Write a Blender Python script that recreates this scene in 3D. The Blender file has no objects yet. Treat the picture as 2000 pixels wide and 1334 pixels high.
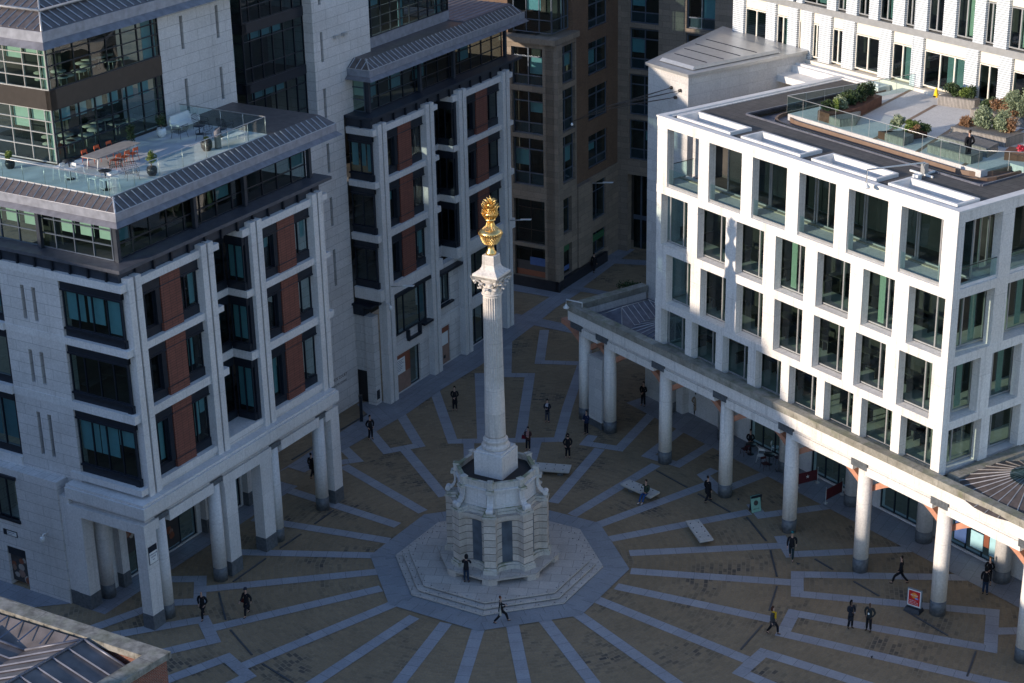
import bpy, bmesh, math, random
from mathutils import Vector, Matrix
R_=math.radians
random.seed(7)
sc=bpy.context.scene
COL=sc.collection
# ---------------- camera ----------------
cam_d=bpy.data.cameras.new("camera"); cam=bpy.data.objects.new("camera",cam_d); COL.objects.link(cam)
PITCH,YAW,ROLL=0.389857,0.0112752,-0.0199479
fw=Vector((math.sin(YAW)*math.cos(PITCH),math.cos(YAW)*math.cos(PITCH),-math.sin(PITCH)))
rt=Vector((math.cos(YAW),-math.sin(YAW),0)); up=rt.cross(fw)
r2=rt*math.cos(ROLL)+up*math.sin(ROLL); u2=up*math.cos(ROLL)-rt*math.sin(ROLL)
m=Matrix.Identity(4)
for i in range(3): m[i][0]=r2[i]; m[i][1]=u2[i]; m[i][2]=-fw[i]
m[0][3],m[1][3],m[2][3]=0,-96.2087,54.0009
cam.matrix_world=m
cam_d.lens=63.502; cam_d.sensor_width=36; cam_d.clip_end=2000; cam_d.clip_start=1
sc.camera=cam
# ---------------- light ----------------
SUN_AZ,SUN_EL=208.0,14.0
w=bpy.data.worlds.new("World"); sc.world=w; w.use_nodes=True
nt=w.node_tree; bg=nt.nodes['Background']
sky=nt.nodes.new('ShaderNodeTexSky'); sky.sky_type='NISHITA'; sky.sun_disc=False
sky.sun_elevation=R_(SUN_EL); sky.sun_rotation=R_(90-SUN_AZ)
sky.air_density=1.0; sky.dust_density=0.2; sky.ozone_density=3.5
tn=nt.nodes.new('ShaderNodeMix'); tn.data_type='RGBA'; tn.blend_type='MULTIPLY'; tn.inputs[0].default_value=1; tn.inputs[7].default_value=(1.10,.99,.98,1)
nt.links.new(sky.outputs[0],tn.inputs[6]); nt.links.new(tn.outputs[2],bg.inputs[0]); bg.inputs[1].default_value=0.15
sl=bpy.data.lights.new("sun",'SUN'); sl.energy=2.9; sl.angle=R_(0.55); sl.color=(1.0,0.85,0.69)
sun=bpy.data.objects.new("sun",sl); COL.objects.link(sun)
sd=Vector((math.cos(R_(SUN_AZ))*math.cos(R_(SUN_EL)),math.sin(R_(SUN_AZ))*math.cos(R_(SUN_EL)),math.sin(R_(SUN_EL))))
sun.rotation_euler=(-sd).to_track_quat('-Z','Y').to_euler(); sun.location=(-60,-60,80)
sc.view_settings.view_transform='Standard'; sc.view_settings.look='None'
sc.view_settings.exposure=0.88; sc.view_settings.gamma=1
sc.cycles.use_denoising=True
sc.cycles.max_bounces=8; sc.cycles.diffuse_bounces=3; sc.cycles.glossy_bounces=3; sc.cycles.transparent_max_bounces=10
sc.cycles.sample_clamp_indirect=4

# ---------------- materials ----------------
MATS={}
def newmat(name):
    m=bpy.data.materials.new(name); m.use_nodes=True; MATS[name]=m
    return m,m.node_tree,m.node_tree.nodes['Principled BSDF']
def N(nt,t,**k):
    n=nt.nodes.new(t)
    for a,b in k.items():
        if a in n.inputs: n.inputs[a].default_value=b
        else: setattr(n,a,b)
    return n
def rgba(c): return (c[0],c[1],c[2],1)
def plain(name,col,rough=.6,metal=0,spec=.5,var=.12,scale=3.0,emit=None,coat=0):
    m,nt,p=newmat(name)
    p.inputs['Roughness'].default_value=rough; p.inputs['Metallic'].default_value=metal
    p.inputs['Specular IOR Level'].default_value=spec
    if coat: p.inputs['Coat Weight'].default_value=coat
    tc=N(nt,'ShaderNodeTexCoord'); no=N(nt,'ShaderNodeTexNoise',Scale=scale,Detail=5.0)
    nt.links.new(tc.outputs['Object'],no.inputs['Vector'])
    mr=N(nt,'ShaderNodeMapRange'); mr.inputs[1].default_value=.3; mr.inputs[2].default_value=.7
    mr.inputs[3].default_value=1-var; mr.inputs[4].default_value=1+var
    nt.links.new(no.outputs[0],mr.inputs[0])
    mx=N(nt,'ShaderNodeMix',data_type='RGBA',blend_type='MULTIPLY'); mx.inputs[0].default_value=1
    mx.inputs[6].default_value=rgba(col); nt.links.new(mr.outputs[0],mx.inputs[7])
    nt.links.new(mx.outputs[2],p.inputs['Base Color'])
    if emit: p.inputs['Emission Color'].default_value=rgba(emit[0]); p.inputs['Emission Strength'].default_value=emit[1]
    return m
def brick(name,c1,c2,mortar,bw,bh,ms=.012,rough=.8,bump=.35,stain=.25,stcol=(.5,.48,.45),offset=.5,dx=0,dz=0,patch=None,patchc=None,nscale=.35,squash=None,moss=None,streak=0):
    """masonry or paving: brick texture in UV metres, weathering noise, optional patches of other stones"""
    m,nt,p=newmat(name); L=nt.links.new
    p.inputs['Roughness'].default_value=rough
    tc=N(nt,'ShaderNodeTexCoord'); mp=N(nt,'ShaderNodeMapping'); mp.inputs['Location'].default_value=(dx,dz,0)
    L(tc.outputs['UV'],mp.inputs[0])
    b=N(nt,'ShaderNodeTexBrick',offset=offset); b.inputs['Color1'].default_value=rgba(c1); b.inputs['Color2'].default_value=rgba(c2)
    b.inputs['Mortar'].default_value=rgba(mortar); b.inputs['Scale'].default_value=1
    b.inputs['Mortar Size'].default_value=ms; b.inputs['Mortar Smooth'].default_value=.3
    b.inputs['Brick Width'].default_value=bw; b.inputs['Row Height'].default_value=bh
    L(mp.outputs[0],b.inputs['Vector'])
    col=b.outputs['Color']
    if patch:
        b2=N(nt,'ShaderNodeTexBrick',offset=offset); b2.inputs['Color1'].default_value=rgba(c1); b2.inputs['Color2'].default_value=rgba(patchc)
        b2.inputs['Mortar'].default_value=rgba(mortar); b2.inputs['Scale'].default_value=1
        b2.inputs['Mortar Size'].default_value=ms*1.15; b2.inputs['Mortar Smooth'].default_value=.3
        b2.inputs['Brick Width'].default_value=bw; b2.inputs['Row Height'].default_value=bh; b2.inputs['Bias'].default_value=.0
        L(mp.outputs[0],b2.inputs['Vector'])
        pn=N(nt,'ShaderNodeTexNoise',Scale=patch,Detail=3.0); L(tc.outputs['Object'],pn.inputs['Vector'])
        pr=N(nt,'ShaderNodeValToRGB'); pr.color_ramp.elements[0].position=.52; pr.color_ramp.elements[1].position=.63
        L(pn.outputs[0],pr.inputs[0])
        mm=N(nt,'ShaderNodeMix',data_type='RGBA'); L(pr.outputs[0],mm.inputs[0]); L(col,mm.inputs[6]); L(b2.outputs['Color'],mm.inputs[7]); col=mm.outputs[2]
    no=N(nt,'ShaderNodeTexNoise',Scale=nscale,Detail=8.0,Roughness=.65); L(tc.outputs['Object'],no.inputs['Vector'])
    r=N(nt,'ShaderNodeMapRange'); r.inputs[1].default_value=.42; r.inputs[2].default_value=.75; r.inputs[3].default_value=0; r.inputs[4].default_value=stain
    L(no.outputs[0],r.inputs[0])
    mx=N(nt,'ShaderNodeMix',data_type='RGBA',blend_type='MULTIPLY'); L(r.outputs[0],mx.inputs[0]); L(col,mx.inputs[6]); mx.inputs[7].default_value=rgba(stcol)
    col=mx.outputs[2]
    fn=N(nt,'ShaderNodeTexNoise',Scale=9.0,Detail=6.0); L(tc.outputs['Object'],fn.inputs['Vector'])
    fr=N(nt,'ShaderNodeMapRange'); fr.inputs[1].default_value=.3; fr.inputs[2].default_value=.7; fr.inputs[3].default_value=.88; fr.inputs[4].default_value=1.1
    L(fn.outputs[0],fr.inputs[0])
    m2=N(nt,'ShaderNodeMix',data_type='RGBA',blend_type='MULTIPLY'); m2.inputs[0].default_value=1; L(col,m2.inputs[6]); L(fr.outputs[0],m2.inputs[7]); col=m2.outputs[2]
    if streak:
        mq=N(nt,'ShaderNodeMapping'); mq.inputs['Scale'].default_value=(2.2,2.2,.12); L(tc.outputs['Object'],mq.inputs[0])
        sn=N(nt,'ShaderNodeTexNoise',Scale=1.6,Detail=6.0); L(mq.outputs[0],sn.inputs['Vector'])
        sr=N(nt,'ShaderNodeMapRange'); sr.inputs[1].default_value=.55; sr.inputs[2].default_value=.72; sr.inputs[4].default_value=streak; L(sn.outputs[0],sr.inputs[0])
        m3=N(nt,'ShaderNodeMix',data_type='RGBA'); L(sr.outputs[0],m3.inputs[0]); L(col,m3.inputs[6]); m3.inputs[7].default_value=(.10,.085,.07,1); col=m3.outputs[2]
    if moss:
        ge=N(nt,'ShaderNodeNewGeometry'); sx=N(nt,'ShaderNodeSeparateXYZ'); L(ge.outputs['Normal'],sx.inputs[0])
        mn=N(nt,'ShaderNodeTexNoise',Scale=1.3,Detail=6.0); L(tc.outputs['Object'],mn.inputs['Vector'])
        ad=N(nt,'ShaderNodeMath',operation='MULTIPLY_ADD'); L(sx.outputs[2],ad.inputs[0]); ad.inputs[1].default_value=.12; L(mn.outputs[0],ad.inputs[2])
        mr=N(nt,'ShaderNodeMapRange'); mr.inputs[1].default_value=.58; mr.inputs[2].default_value=.72; mr.inputs[4].default_value=moss; L(ad.outputs[0],mr.inputs[0])
        m4=N(nt,'ShaderNodeMix',data_type='RGBA'); L(mr.outputs[0],m4.inputs[0]); L(col,m4.inputs[6]); m4.inputs[7].default_value=(.12,.15,.05,1); col=m4.outputs[2]
    L(col,p.inputs['Base Color'])
    if bump:
        bp=N(nt,'ShaderNodeBump'); bp.inputs['Strength'].default_value=bump; bp.inputs['Distance'].default_value=.02
        inv=N(nt,'ShaderNodeMath',operation='SUBTRACT'); inv.inputs[0].default_value=1; L(b.outputs['Fac'],inv.inputs[1])
        a2=N(nt,'ShaderNodeMath',operation='MULTIPLY_ADD'); L(fn.outputs[0],a2.inputs[0]); a2.inputs[1].default_value=.35; L(inv.outputs[0],a2.inputs[2])
        L(a2.outputs[0],bp.inputs['Height']); L(bp.outputs[0],p.inputs['Normal'])
    return m
def glassmat(name,tint,refl=.06,rough=.02,wav=.15,opaque=0.0):
    m,nt,p=newmat(name); L=nt.links.new
    out=nt.nodes['Material Output']
    tr=N(nt,'ShaderNodeBsdfTransparent'); tr.inputs[0].default_value=rgba(tint)
    gl=N(nt,'ShaderNodeBsdfGlossy'); gl.inputs['Roughness'].default_value=rough; gl.inputs['Color'].default_value=(.92,.97,1,1)
    lw=N(nt,'ShaderNodeLayerWeight'); lw.inputs['Blend'].default_value=.5
    pw=N(nt,'ShaderNodeMath',operation='POWER'); L(lw.outputs['Facing'],pw.inputs[0]); pw.inputs[1].default_value=4.0
    ad=N(nt,'ShaderNodeMath',operation='MULTIPLY_ADD',use_clamp=True); L(pw.outputs[0],ad.inputs[0]); ad.inputs[1].default_value=.9; ad.inputs[2].default_value=refl
    tc=N(nt,'ShaderNodeTexCoord'); no=N(nt,'ShaderNodeTexNoise',Scale=.8,Detail=1.0); L(tc.outputs['Object'],no.inputs['Vector'])
    bp=N(nt,'ShaderNodeBump'); bp.inputs['Strength'].default_value=wav; bp.inputs['Distance'].default_value=.05
    L(no.outputs[0],bp.inputs['Height']); L(bp.outputs[0],gl.inputs['Normal'])
    mx=N(nt,'ShaderNodeMixShader'); L(ad.outputs[0],mx.inputs[0]); L(tr.outputs[0],mx.inputs[1]); L(gl.outputs[0],mx.inputs[2])
    L(mx.outputs[0],out.inputs[0]); nt.nodes.remove(p)
    return m
ST=brick('portland_stone_blocks',(.62,.595,.58),(.55,.53,.515),(.27,.26,.255),2.6,.655,ms=.013,stain=.35,dz=.43,streak=.10)
STP=brick('portland_stone_plain',(.66,.64,.625),(.62,.60,.585),(.40,.385,.37),2.4,3.9,ms=.008,stain=.3,streak=.10)
WST=brick('white_limestone_frame',(.80,.765,.72),(.75,.715,.67),(.50,.47,.44),2.6,4.6,ms=.010,stain=.35,stcol=(.70,.64,.58),bump=.25,streak=.22)
WSB=brick('pale_limestone_wall',(.62,.60,.575),(.53,.51,.49),(.38,.365,.35),1.7,.75,ms=.01,stain=.3)
COP=brick('weathered_coping_stone',(.36,.34,.29),(.28,.265,.225),(.12,.11,.09),1.9,9,ms=.012,stain=.8,stcol=(.32,.30,.24),nscale=1.2,moss=.35)
MON=brick('monument_stone',(.62,.55,.48),(.47,.415,.36),(.13,.12,.10),70.0,.46,ms=.022,stain=.5,stcol=(.55,.5,.45),nscale=.9,bump=.8,dz=.05,dx=23,streak=.22)
MOM=brick('mossy_monument_stone',(.56,.53,.48),(.49,.46,.41),(.2,.18,.16),1.1,9,ms=.008,stain=.4,nscale=.9,moss=.75,streak=.2)
SHA=brick('column_shaft_stone',(.68,.63,.58),(.54,.50,.46),(.34,.31,.28),40,1.48,ms=.008,stain=.35,nscale=.7,streak=.35,dz=.3,dx=13)
STEP=brick('step_stone',(.52,.475,.43),(.44,.40,.365),(.17,.16,.15),1.15,.9,ms=.012,stain=.4,stcol=(.6,.57,.54),nscale=.8)
GRN=brick('granite_band',(.33,.335,.36),(.28,.285,.31),(.11,.115,.125),.95,5,ms=.012,stain=.4,rough=.55,nscale=.6,bump=.2,offset=0)
GRS=brick('granite_slabs',(.26,.27,.30),(.22,.23,.26),(.11,.115,.125),1.2,.75,ms=.012,stain=.45,rough=.55,nscale=.5,bump=.2)
SET=brick('york_stone_setts',(.29,.212,.125),(.23,.168,.10),(.25,.19,.125),.47,.27,ms=.03,stain=.55,stcol=(.55,.52,.46),rough=.75,patch=.23,patchc=(.065,.056,.046),nscale=.16)
BRK=brick('red_brick',(.24,.065,.035),(.16,.045,.028),(.22,.19,.16),.23,.075,ms=.01,stain=.4)
BBR=brick('brown_brick',(.19,.105,.062),(.135,.075,.048),(.12,.10,.075),.23,.075,ms=.01,stain=.45,stcol=(.55,.5,.45),nscale=.5)
SND=brick('tan_sandstone',(.27,.215,.165),(.20,.16,.125),(.10,.08,.07),1.3,.5,ms=.01,stain=.35,nscale=.5)
TER=brick('terracotta_tiles',(.20,.07,.047),(.165,.058,.04),(.06,.025,.02),.5,.155,ms=.014,stain=.2,offset=0)
DKS=plain('dark_granite',(.10,.11,.12),.5,var=.3,scale=6)
BLK=plain('black_granite',(.018,.018,.022),.35,var=.3)
LEAD=plain('lead_grey_metal',(.15,.155,.19),.45,.35,var=.22,scale=2.5)
LEAD2=plain('weathered_roof_sheet',(.15,.13,.125),.5,.3,var=.35,scale=1.2)
LEADF=plain('lead_fascia',(.25,.26,.30),.45,.2,var=.2,scale=2.5)
LEADL=plain('weathered_lead_soffit',(.17,.165,.18),.5,.15,var=.25,scale=2)
ZRF=plain('brown_zinc_roof',(.115,.095,.09),.5,.3,var=.25,scale=3)
ZRB=plain('zinc_roof_rib',(.42,.40,.39),.4,.5,var=.15)
FRM=plain('dark_window_frame',(.018,.024,.036),.35,.3,var=.15)
FRB=plain('blue_grey_frame',(.10,.125,.165),.4,.3,var=.1)
FRG=plain('bronze_panel',(.055,.047,.042),.4,.4,var=.1)
FRK=plain('slate_blue_panel',(.028,.036,.052),.45,.2,var=.15)
FRL=plain('silver_frame',(.48,.48,.47),.35,.5,var=.08)
GLS=glassmat('teal_window_glass',(.42,.56,.56),.05)
GLD=glassmat('dark_window_glass',(.30,.42,.44),.06)
GLR=glassmat('pale_green_window_glass',(.47,.60,.55),.07)
GLC=glassmat('clear_balustrade_glass',(.72,.88,.86),.05,wav=.02)
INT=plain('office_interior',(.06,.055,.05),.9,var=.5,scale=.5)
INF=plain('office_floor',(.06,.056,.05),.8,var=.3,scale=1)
MNT=plain('pale_mint_blind',(.80,.88,.80),.8,var=.05)
BLD=plain('window_blind',(.36,.60,.66),.8,var=.06)
CUR=plain('pale_green_curtain',(.50,.62,.50),.9,var=.12,scale=8)
DK=plain('deck_paving',(.46,.47,.48),.7,var=.16,scale=1.2)
DK2=brick('terrace_paving',(.58,.56,.54),(.54,.52,.50),(.36,.35,.33),1.2,.8,ms=.006,stain=.25,bump=.1)
FELT=brick('slate_roof_tiles',(.105,.095,.088),(.085,.077,.072),(.05,.045,.04),.6,.6,ms=.02,stain=.5,bump=.2)
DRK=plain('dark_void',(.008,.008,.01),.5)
CON=plain('cast_white_stone',(.70,.68,.65),.7,var=.1,scale=1.5)
GOLD=plain('gold_leaf',(.93,.63,.24),.33,1.0,var=.12,scale=12)
COR=plain('rusty_corten',(.13,.055,.035),.7,.2,var=.3)
WHT=plain('white_paint',(.72,.72,.70),.4,var=.04)
BLKM=plain('black_metal',(.015,.016,.018),.4,.2)
ORG=plain('orange_plastic',(.55,.10,.03),.4)
TCR=plain('terracotta_soffit',(.50,.235,.15),.75,var=.12)
GRV=plain('pale_gravel',(.34,.29,.21),.9,var=.6,scale=40)
def leafmat(name,c1,c2):
    m,nt,p=newmat(name); L=nt.links.new
    tc=N(nt,'ShaderNodeTexCoord'); no=N(nt,'ShaderNodeTexNoise',Scale=7.0,Detail=3.0); L(tc.outputs['Object'],no.inputs['Vector'])
    r=N(nt,'ShaderNodeValToRGB'); r.color_ramp.elements[0].position=.35; r.color_ramp.elements[1].position=.65
    r.color_ramp.elements[0].color=rgba(c1); r.color_ramp.elements[1].color=rgba(c2); L(no.outputs[0],r.inputs[0]); L(r.outputs[0],p.inputs['Base Color'])
    p.inputs['Roughness'].default_value=.6; return m
LF1=leafmat('dark_green_leaves',(.018,.035,.012),(.05,.085,.02)); LF2=leafmat('bright_green_leaves',(.08,.13,.02),(.20,.25,.05))
LF3=leafmat('silver_green_leaves',(.13,.17,.09),(.30,.34,.20)); LF4=leafmat('rust_brown_grass',(.17,.08,.035),(.32,.18,.09))
def wood(name,c,sw=.09):
    return brick(name,c,tuple(x*.75 for x in c),(.03,.028,.025),sw,50,ms=.018,stain=.4,offset=0,rough=.7)
WDG=wood('weathered_grey_slats',(.42,.38,.34))
WDV=brick('weathered_slat_top',(.30,.28,.26),(.24,.22,.2),(.03,.03,.03),.09,50,ms=.02,offset=0)
LOUV=brick('white_louvre_panel',(.80,.82,.82),(.80,.82,.82),(.36,.39,.42),50,.14,ms=.035,stain=.08,bump=.9,offset=0,rough=.5)
CRM=plain('cream_cladding',(.74,.68,.58),.6,var=.05)

# ---------------- mesh builder ----------------
def frame(ox,oy,deg,side=1):
    t=R_(deg); ex,ey=math.cos(t),math.sin(t); nx,ny=-ey*side,ex*side
    return lambda u,v,z:(ox+u*ex+v*nx, oy+u*ey+v*ny, z)
LF=frame(-19.56,-6.98,58.44); RF=frame(28.2,-12.7,124.2,-1)
W_=lambda x,y,z:(x,y,z)
def front(fr,v0): return lambda s,t,z: fr(s,v0+t,z)
def side(fr,u0,sg=1): return lambda s,t,z: fr(u0+sg*t,s,z)
class MB:
    def __init__(s): s.v=[]; s.f=[]; s.sm=[]; s.uv=[]; s.cid=[]; s.nc=0
    def add(s,vs,fs,smooth=False,uvs=None):
        o=len(s.v); s.v+= [tuple(p) for p in vs]; s.cid+=[s.nc]*len(vs); s.nc+=1
        for i,f in enumerate(fs): s.f.append([o+k for k in f]); s.sm.append(smooth); s.uv.append(uvs[i] if uvs else None)
        return s
    def box(s,T,a0,a1,b0,b1,c0,c1):
        vs=[T(a,b,c) for c in (c0,c1) for b in (b0,b1) for a in (a0,a1)]
        return s.add(vs,[(0,2,3,1),(4,5,7,6),(0,1,5,4),(2,6,7,3),(0,4,6,2),(1,3,7,5)])
    def quad(s,*p,uv=None): return s.add(p,[tuple(range(len(p)))],uvs=[uv] if uv else None)
    def prism(s,pts,z0,z1,smooth=False,top=True,bot=True):
        n=len(pts); vs=[(x,y,z0) for x,y in pts]+[(x,y,z1) for x,y in pts]
        s.add(vs,[(i,(i+1)%n,n+(i+1)%n,n+i) for i in range(n)],smooth)
        if top: s.add(vs[n:],[tuple(range(n))])
        if bot: s.add(vs[:n],[tuple(range(n-1,-1,-1))])
        return s
    def hull(s,lo,hi):
        "frustum between two polygons (lists of 3d points, same length)"
        n=len(lo); s.add(list(lo)+list(hi),[(i,(i+1)%n,n+(i+1)%n,n+i) for i in range(n)]+[tuple(range(n,2*n)),tuple(range(n-1,-1,-1))]); return s
    def tube(s,pts,r,n=6,r1=None,cap=True):
        pts=[Vector(p) for p in pts]; rings=[]
        k=len(pts)
        for i,p in enumerate(pts):
            d=(pts[min(i+1,k-1)]-pts[max(i-1,0)]).normalized()
            a=d.cross(Vector((0,0,1)))
            if a.length<1e-3: a=d.cross(Vector((1,0,0)))
            a.normalize(); b=d.cross(a); rr=r if r1 is None else r+(r1-r)*i/(k-1)
            rings.append([p+(a*math.cos(2*math.pi*j/n)+b*math.sin(2*math.pi*j/n))*rr for j in range(n)])
        vs=[q for g in rings for q in g]
        fs=[(i*n+j,i*n+(j+1)%n,(i+1)*n+(j+1)%n,(i+1)*n+j) for i in range(k-1) for j in range(n)]
        if cap: fs+=[tuple(range(n)),tuple((k-1)*n+j for j in range(n))]
        return s.add(vs,fs,n>4)
    def lathe(s,cx,cy,prof,n=24,smooth=True,a0=0,flute=None):
        vs=[];k=len(prof)
        for r,z in prof:
            for j in range(n):
                a=a0+2*math.pi*j/n; rr=r*(flute(j,z) if flute else 1)
                vs.append((cx+rr*math.cos(a),cy+rr*math.sin(a),z))
        fs=[(i*n+j,i*n+(j+1)%n,(i+1)*n+(j+1)%n,(i+1)*n+j) for i in range(k-1) for j in range(n)]
        fs+=[tuple(range(n)),tuple((k-1)*n+j for j in range(n))]
        return s.add(vs,fs,smooth)
    def builds(s,name,mat,parent):
        "one part per separate piece"
        seen={}
        for f,sm in zip(s.f,s.sm):
            seen.setdefault(s.cid[f[0]],[]).append((f,sm))
        for k,fs in seen.items():
            ids=sorted({i for f,_ in fs for i in f}); mp={i:j for j,i in enumerate(ids)}
            q=MB(); q.add([s.v[i] for i in ids],[tuple(mp[i] for i in f) for f,_ in fs],fs[0][1]); o=q.build(name,mat,parent)
        return o
    def build(s,name,mat,parent=None,loc=None,rot=0,**props):
        base=Vector((0,0,0))
        me=bpy.data.meshes.new(name)
        rootloc=Vector(parent.get('_o',(0,0,0))) if parent is not None else (Vector(loc) if loc is not None else None)
        if rootloc is None:
            xs=[p[0] for p in s.v]; ys=[p[1] for p in s.v]; zs=[p[2] for p in s.v]
            rootloc=Vector(((min(xs)+max(xs))/2,(min(ys)+max(ys))/2,min(zs)))
        me.from_pydata([Vector(p)-rootloc for p in s.v],[],s.f)
        for p,q in zip(me.polygons,s.sm): p.use_smooth=q
        bm=bmesh.new(); bm.from_mesh(me); bmesh.ops.recalc_face_normals(bm,faces=bm.faces); bm.to_mesh(me); bm.free()
        uvl=me.uv_layers.new(name='UVMap')
        for p,cu in zip(me.polygons,s.uv):
            n=p.normal
            if cu and len(cu)==p.loop_total:
                ix={tuple(v):c for v,c in ()} if 0 else None
                order={vi:c for vi,c in zip(s.f[p.index],cu)}
                for li in p.loop_indices: uvl.data[li].uv=order[me.loops[li].vertex_index]
                continue
            if abs(n.z)>.75: t=Vector((s_cos,s_sin,0)); b=Vector((-s_sin,s_cos,0))
            else: t=Vector((-n.y,n.x,0)).normalized(); b=Vector((0,0,1))
            if abs(n.z)>.1 and abs(n.z)<=.75:
                b=n.cross(t)
                if b.z<0: b=-b
            for li in p.loop_indices:
                co=Vector(me.vertices[me.loops[li].vertex_index].co)+rootloc
                uvl.data[li].uv=(co.dot(t),co.dot(b))
        me.materials.append(mat)
        o=bpy.data.objects.new(name,me); COL.objects.link(o)
        if parent is not None: o.parent=parent; o['_o']=tuple(rootloc)
        else: o.location=rootloc; o['_o']=tuple(rootloc)
        for k,v in props.items(): o[k]=v
        return o
s_cos,s_sin=math.cos(R_(58.44)),math.sin(R_(58.44))
def uvang(d):
    global s_cos,s_sin; s_cos,s_sin=math.cos(R_(d)),math.sin(R_(d))
def thing(name,label,cat,loc,rot=0,group=None):
    o=bpy.data.objects.new(name,None); o.empty_display_size=.3; COL.objects.link(o)
    o.location=loc; o.rotation_euler=(0,0,rot); o['label']=label; o['category']=cat
    if group: o['group']=group
    o['_o']=tuple(loc)
    return o
def local(name,label,cat,group=None):
    "a thing modelled about the origin; place() moves it"
    return thing(name,label,cat,(0,0,0),0,group)
def place(o,loc,rot=0): o.location=loc; o.rotation_euler=(0,0,rot); return o
def copy_tree(o,parent=None,**props):
    c=o.copy(); COL.objects.link(c); c.parent=parent
    for ch in KIDS(o): copy_tree(ch,c)
    for k,v in props.items(): c[k]=v
    return c
def KIDS(o): return [x for x in bpy.data.objects if x.parent==o]
FONT={}
def text(T,s,t,z,txt,size,mat,parent,name='lettering',flip=1,align='LEFT',ext=.003):
    "lettering on plane T: baseline start at (s,z), depth t; flip=-1 mirrors reading direction along s"
    c=bpy.data.curves.new(name,'FONT'); c.body=txt; c.size=size; c.extrude=ext; c.align_x=align; c.resolution_u=2
    o=bpy.data.objects.new('tmp_text',c); COL.objects.link(o)
    dg=bpy.context.evaluated_depsgraph_get(); me=bpy.data.meshes.new_from_object(o.evaluated_get(dg))
    bpy.data.objects.remove(o)
    mb=MB(); vs=[T(s+flip*v.co.x,t-v.co.z,z+v.co.y) for v in me.vertices]
    mb.add(vs,[tuple(p.vertices) for p in me.polygons])
    return mb.build(name,mat,parent)
# ---------------- building helpers ----------------
def wall(mb,T,s0,s1,z0,z1,t0,t1,holes=()):
    "wall slab with rectangular openings (sa,sb,za,zb)"
    xs=sorted({s0,s1,*[h[0] for h in holes],*[h[1] for h in holes]}); xs=[x for x in xs if s0-1e-6<=x<=s1+1e-6]
    for a,b in zip(xs[:-1],xs[1:]):
        z=z0
        for h in sorted([h for h in holes if h[0]<b-1e-6 and h[1]>a+1e-6],key=lambda h:h[2]):
            if h[2]>z+1e-4: mb.box(T,a,b,t0,t1,z,h[2])
            z=max(z,h[3])
        if z<z1-1e-4: mb.box(T,a,b,t0,t1,z,z1)
    return mb
def window(par,T,s0,s1,z0,z1,t,mull=(),trans=(),fm=None,gm=None,blind=(),f=.06,d=.1,name='window',bm=None,mw=.05,bd=.22):
    fm=fm or FRM; gm=gm or GLS; mb=MB()
    mb.box(T,s0,s1,t,t+d,z0,z0+f); mb.box(T,s0,s1,t,t+d,z1-f,z1)
    mb.box(T,s0,s0+f,t,t+d,z0+f,z1-f); mb.box(T,s1-f,s1,t,t+d,z0+f,z1-f)
    for k in mull: x=s0+(s1-s0)*k; mb.box(T,x-mw/2,x+mw/2,t-.01,t+d+.01,z0+f,z1-f)
    for k in trans: z=z0+(z1-z0)*k; mb.box(T,s0+f,s1-f,t-.02,t+d-.02,z-mw/2,z+mw/2)
    o=mb.build(name,fm,par)
    g=MB().quad(T(s0+f,t+d*.5,z0+f),T(s1-f,t+d*.5,z0+f),T(s1-f,t+d*.5,z1-f),T(s0+f,t+d*.5,z1-f)); g.build('pane',gm,o)
    if blind:
        b=MB()
        for a,c,e,h in blind: b.box(T,s0+(s1-s0)*a+f,s0+(s1-s0)*c-f*.5,t+bd,t+bd+.03,z0+(z1-z0)*e,z0+(z1-z0)*h-.02)
        b.build('blind',bm or BLD,o)
    return o
def rndblind(p=.5,lo=.15):
    out=[]; a=0
    for b in (.33,.66,1.0):
        if random.random()<p: out.append((a,b,random.choice([0.05,lo,.4,.6]),1))
        a=b
    return out
LV=[(12.5,13.0),(16.45,16.87),(20.2,20.65)]
LEDG=plain('slate_grey_ledge',(.085,.09,.11),.45,.2,var=.2)
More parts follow.
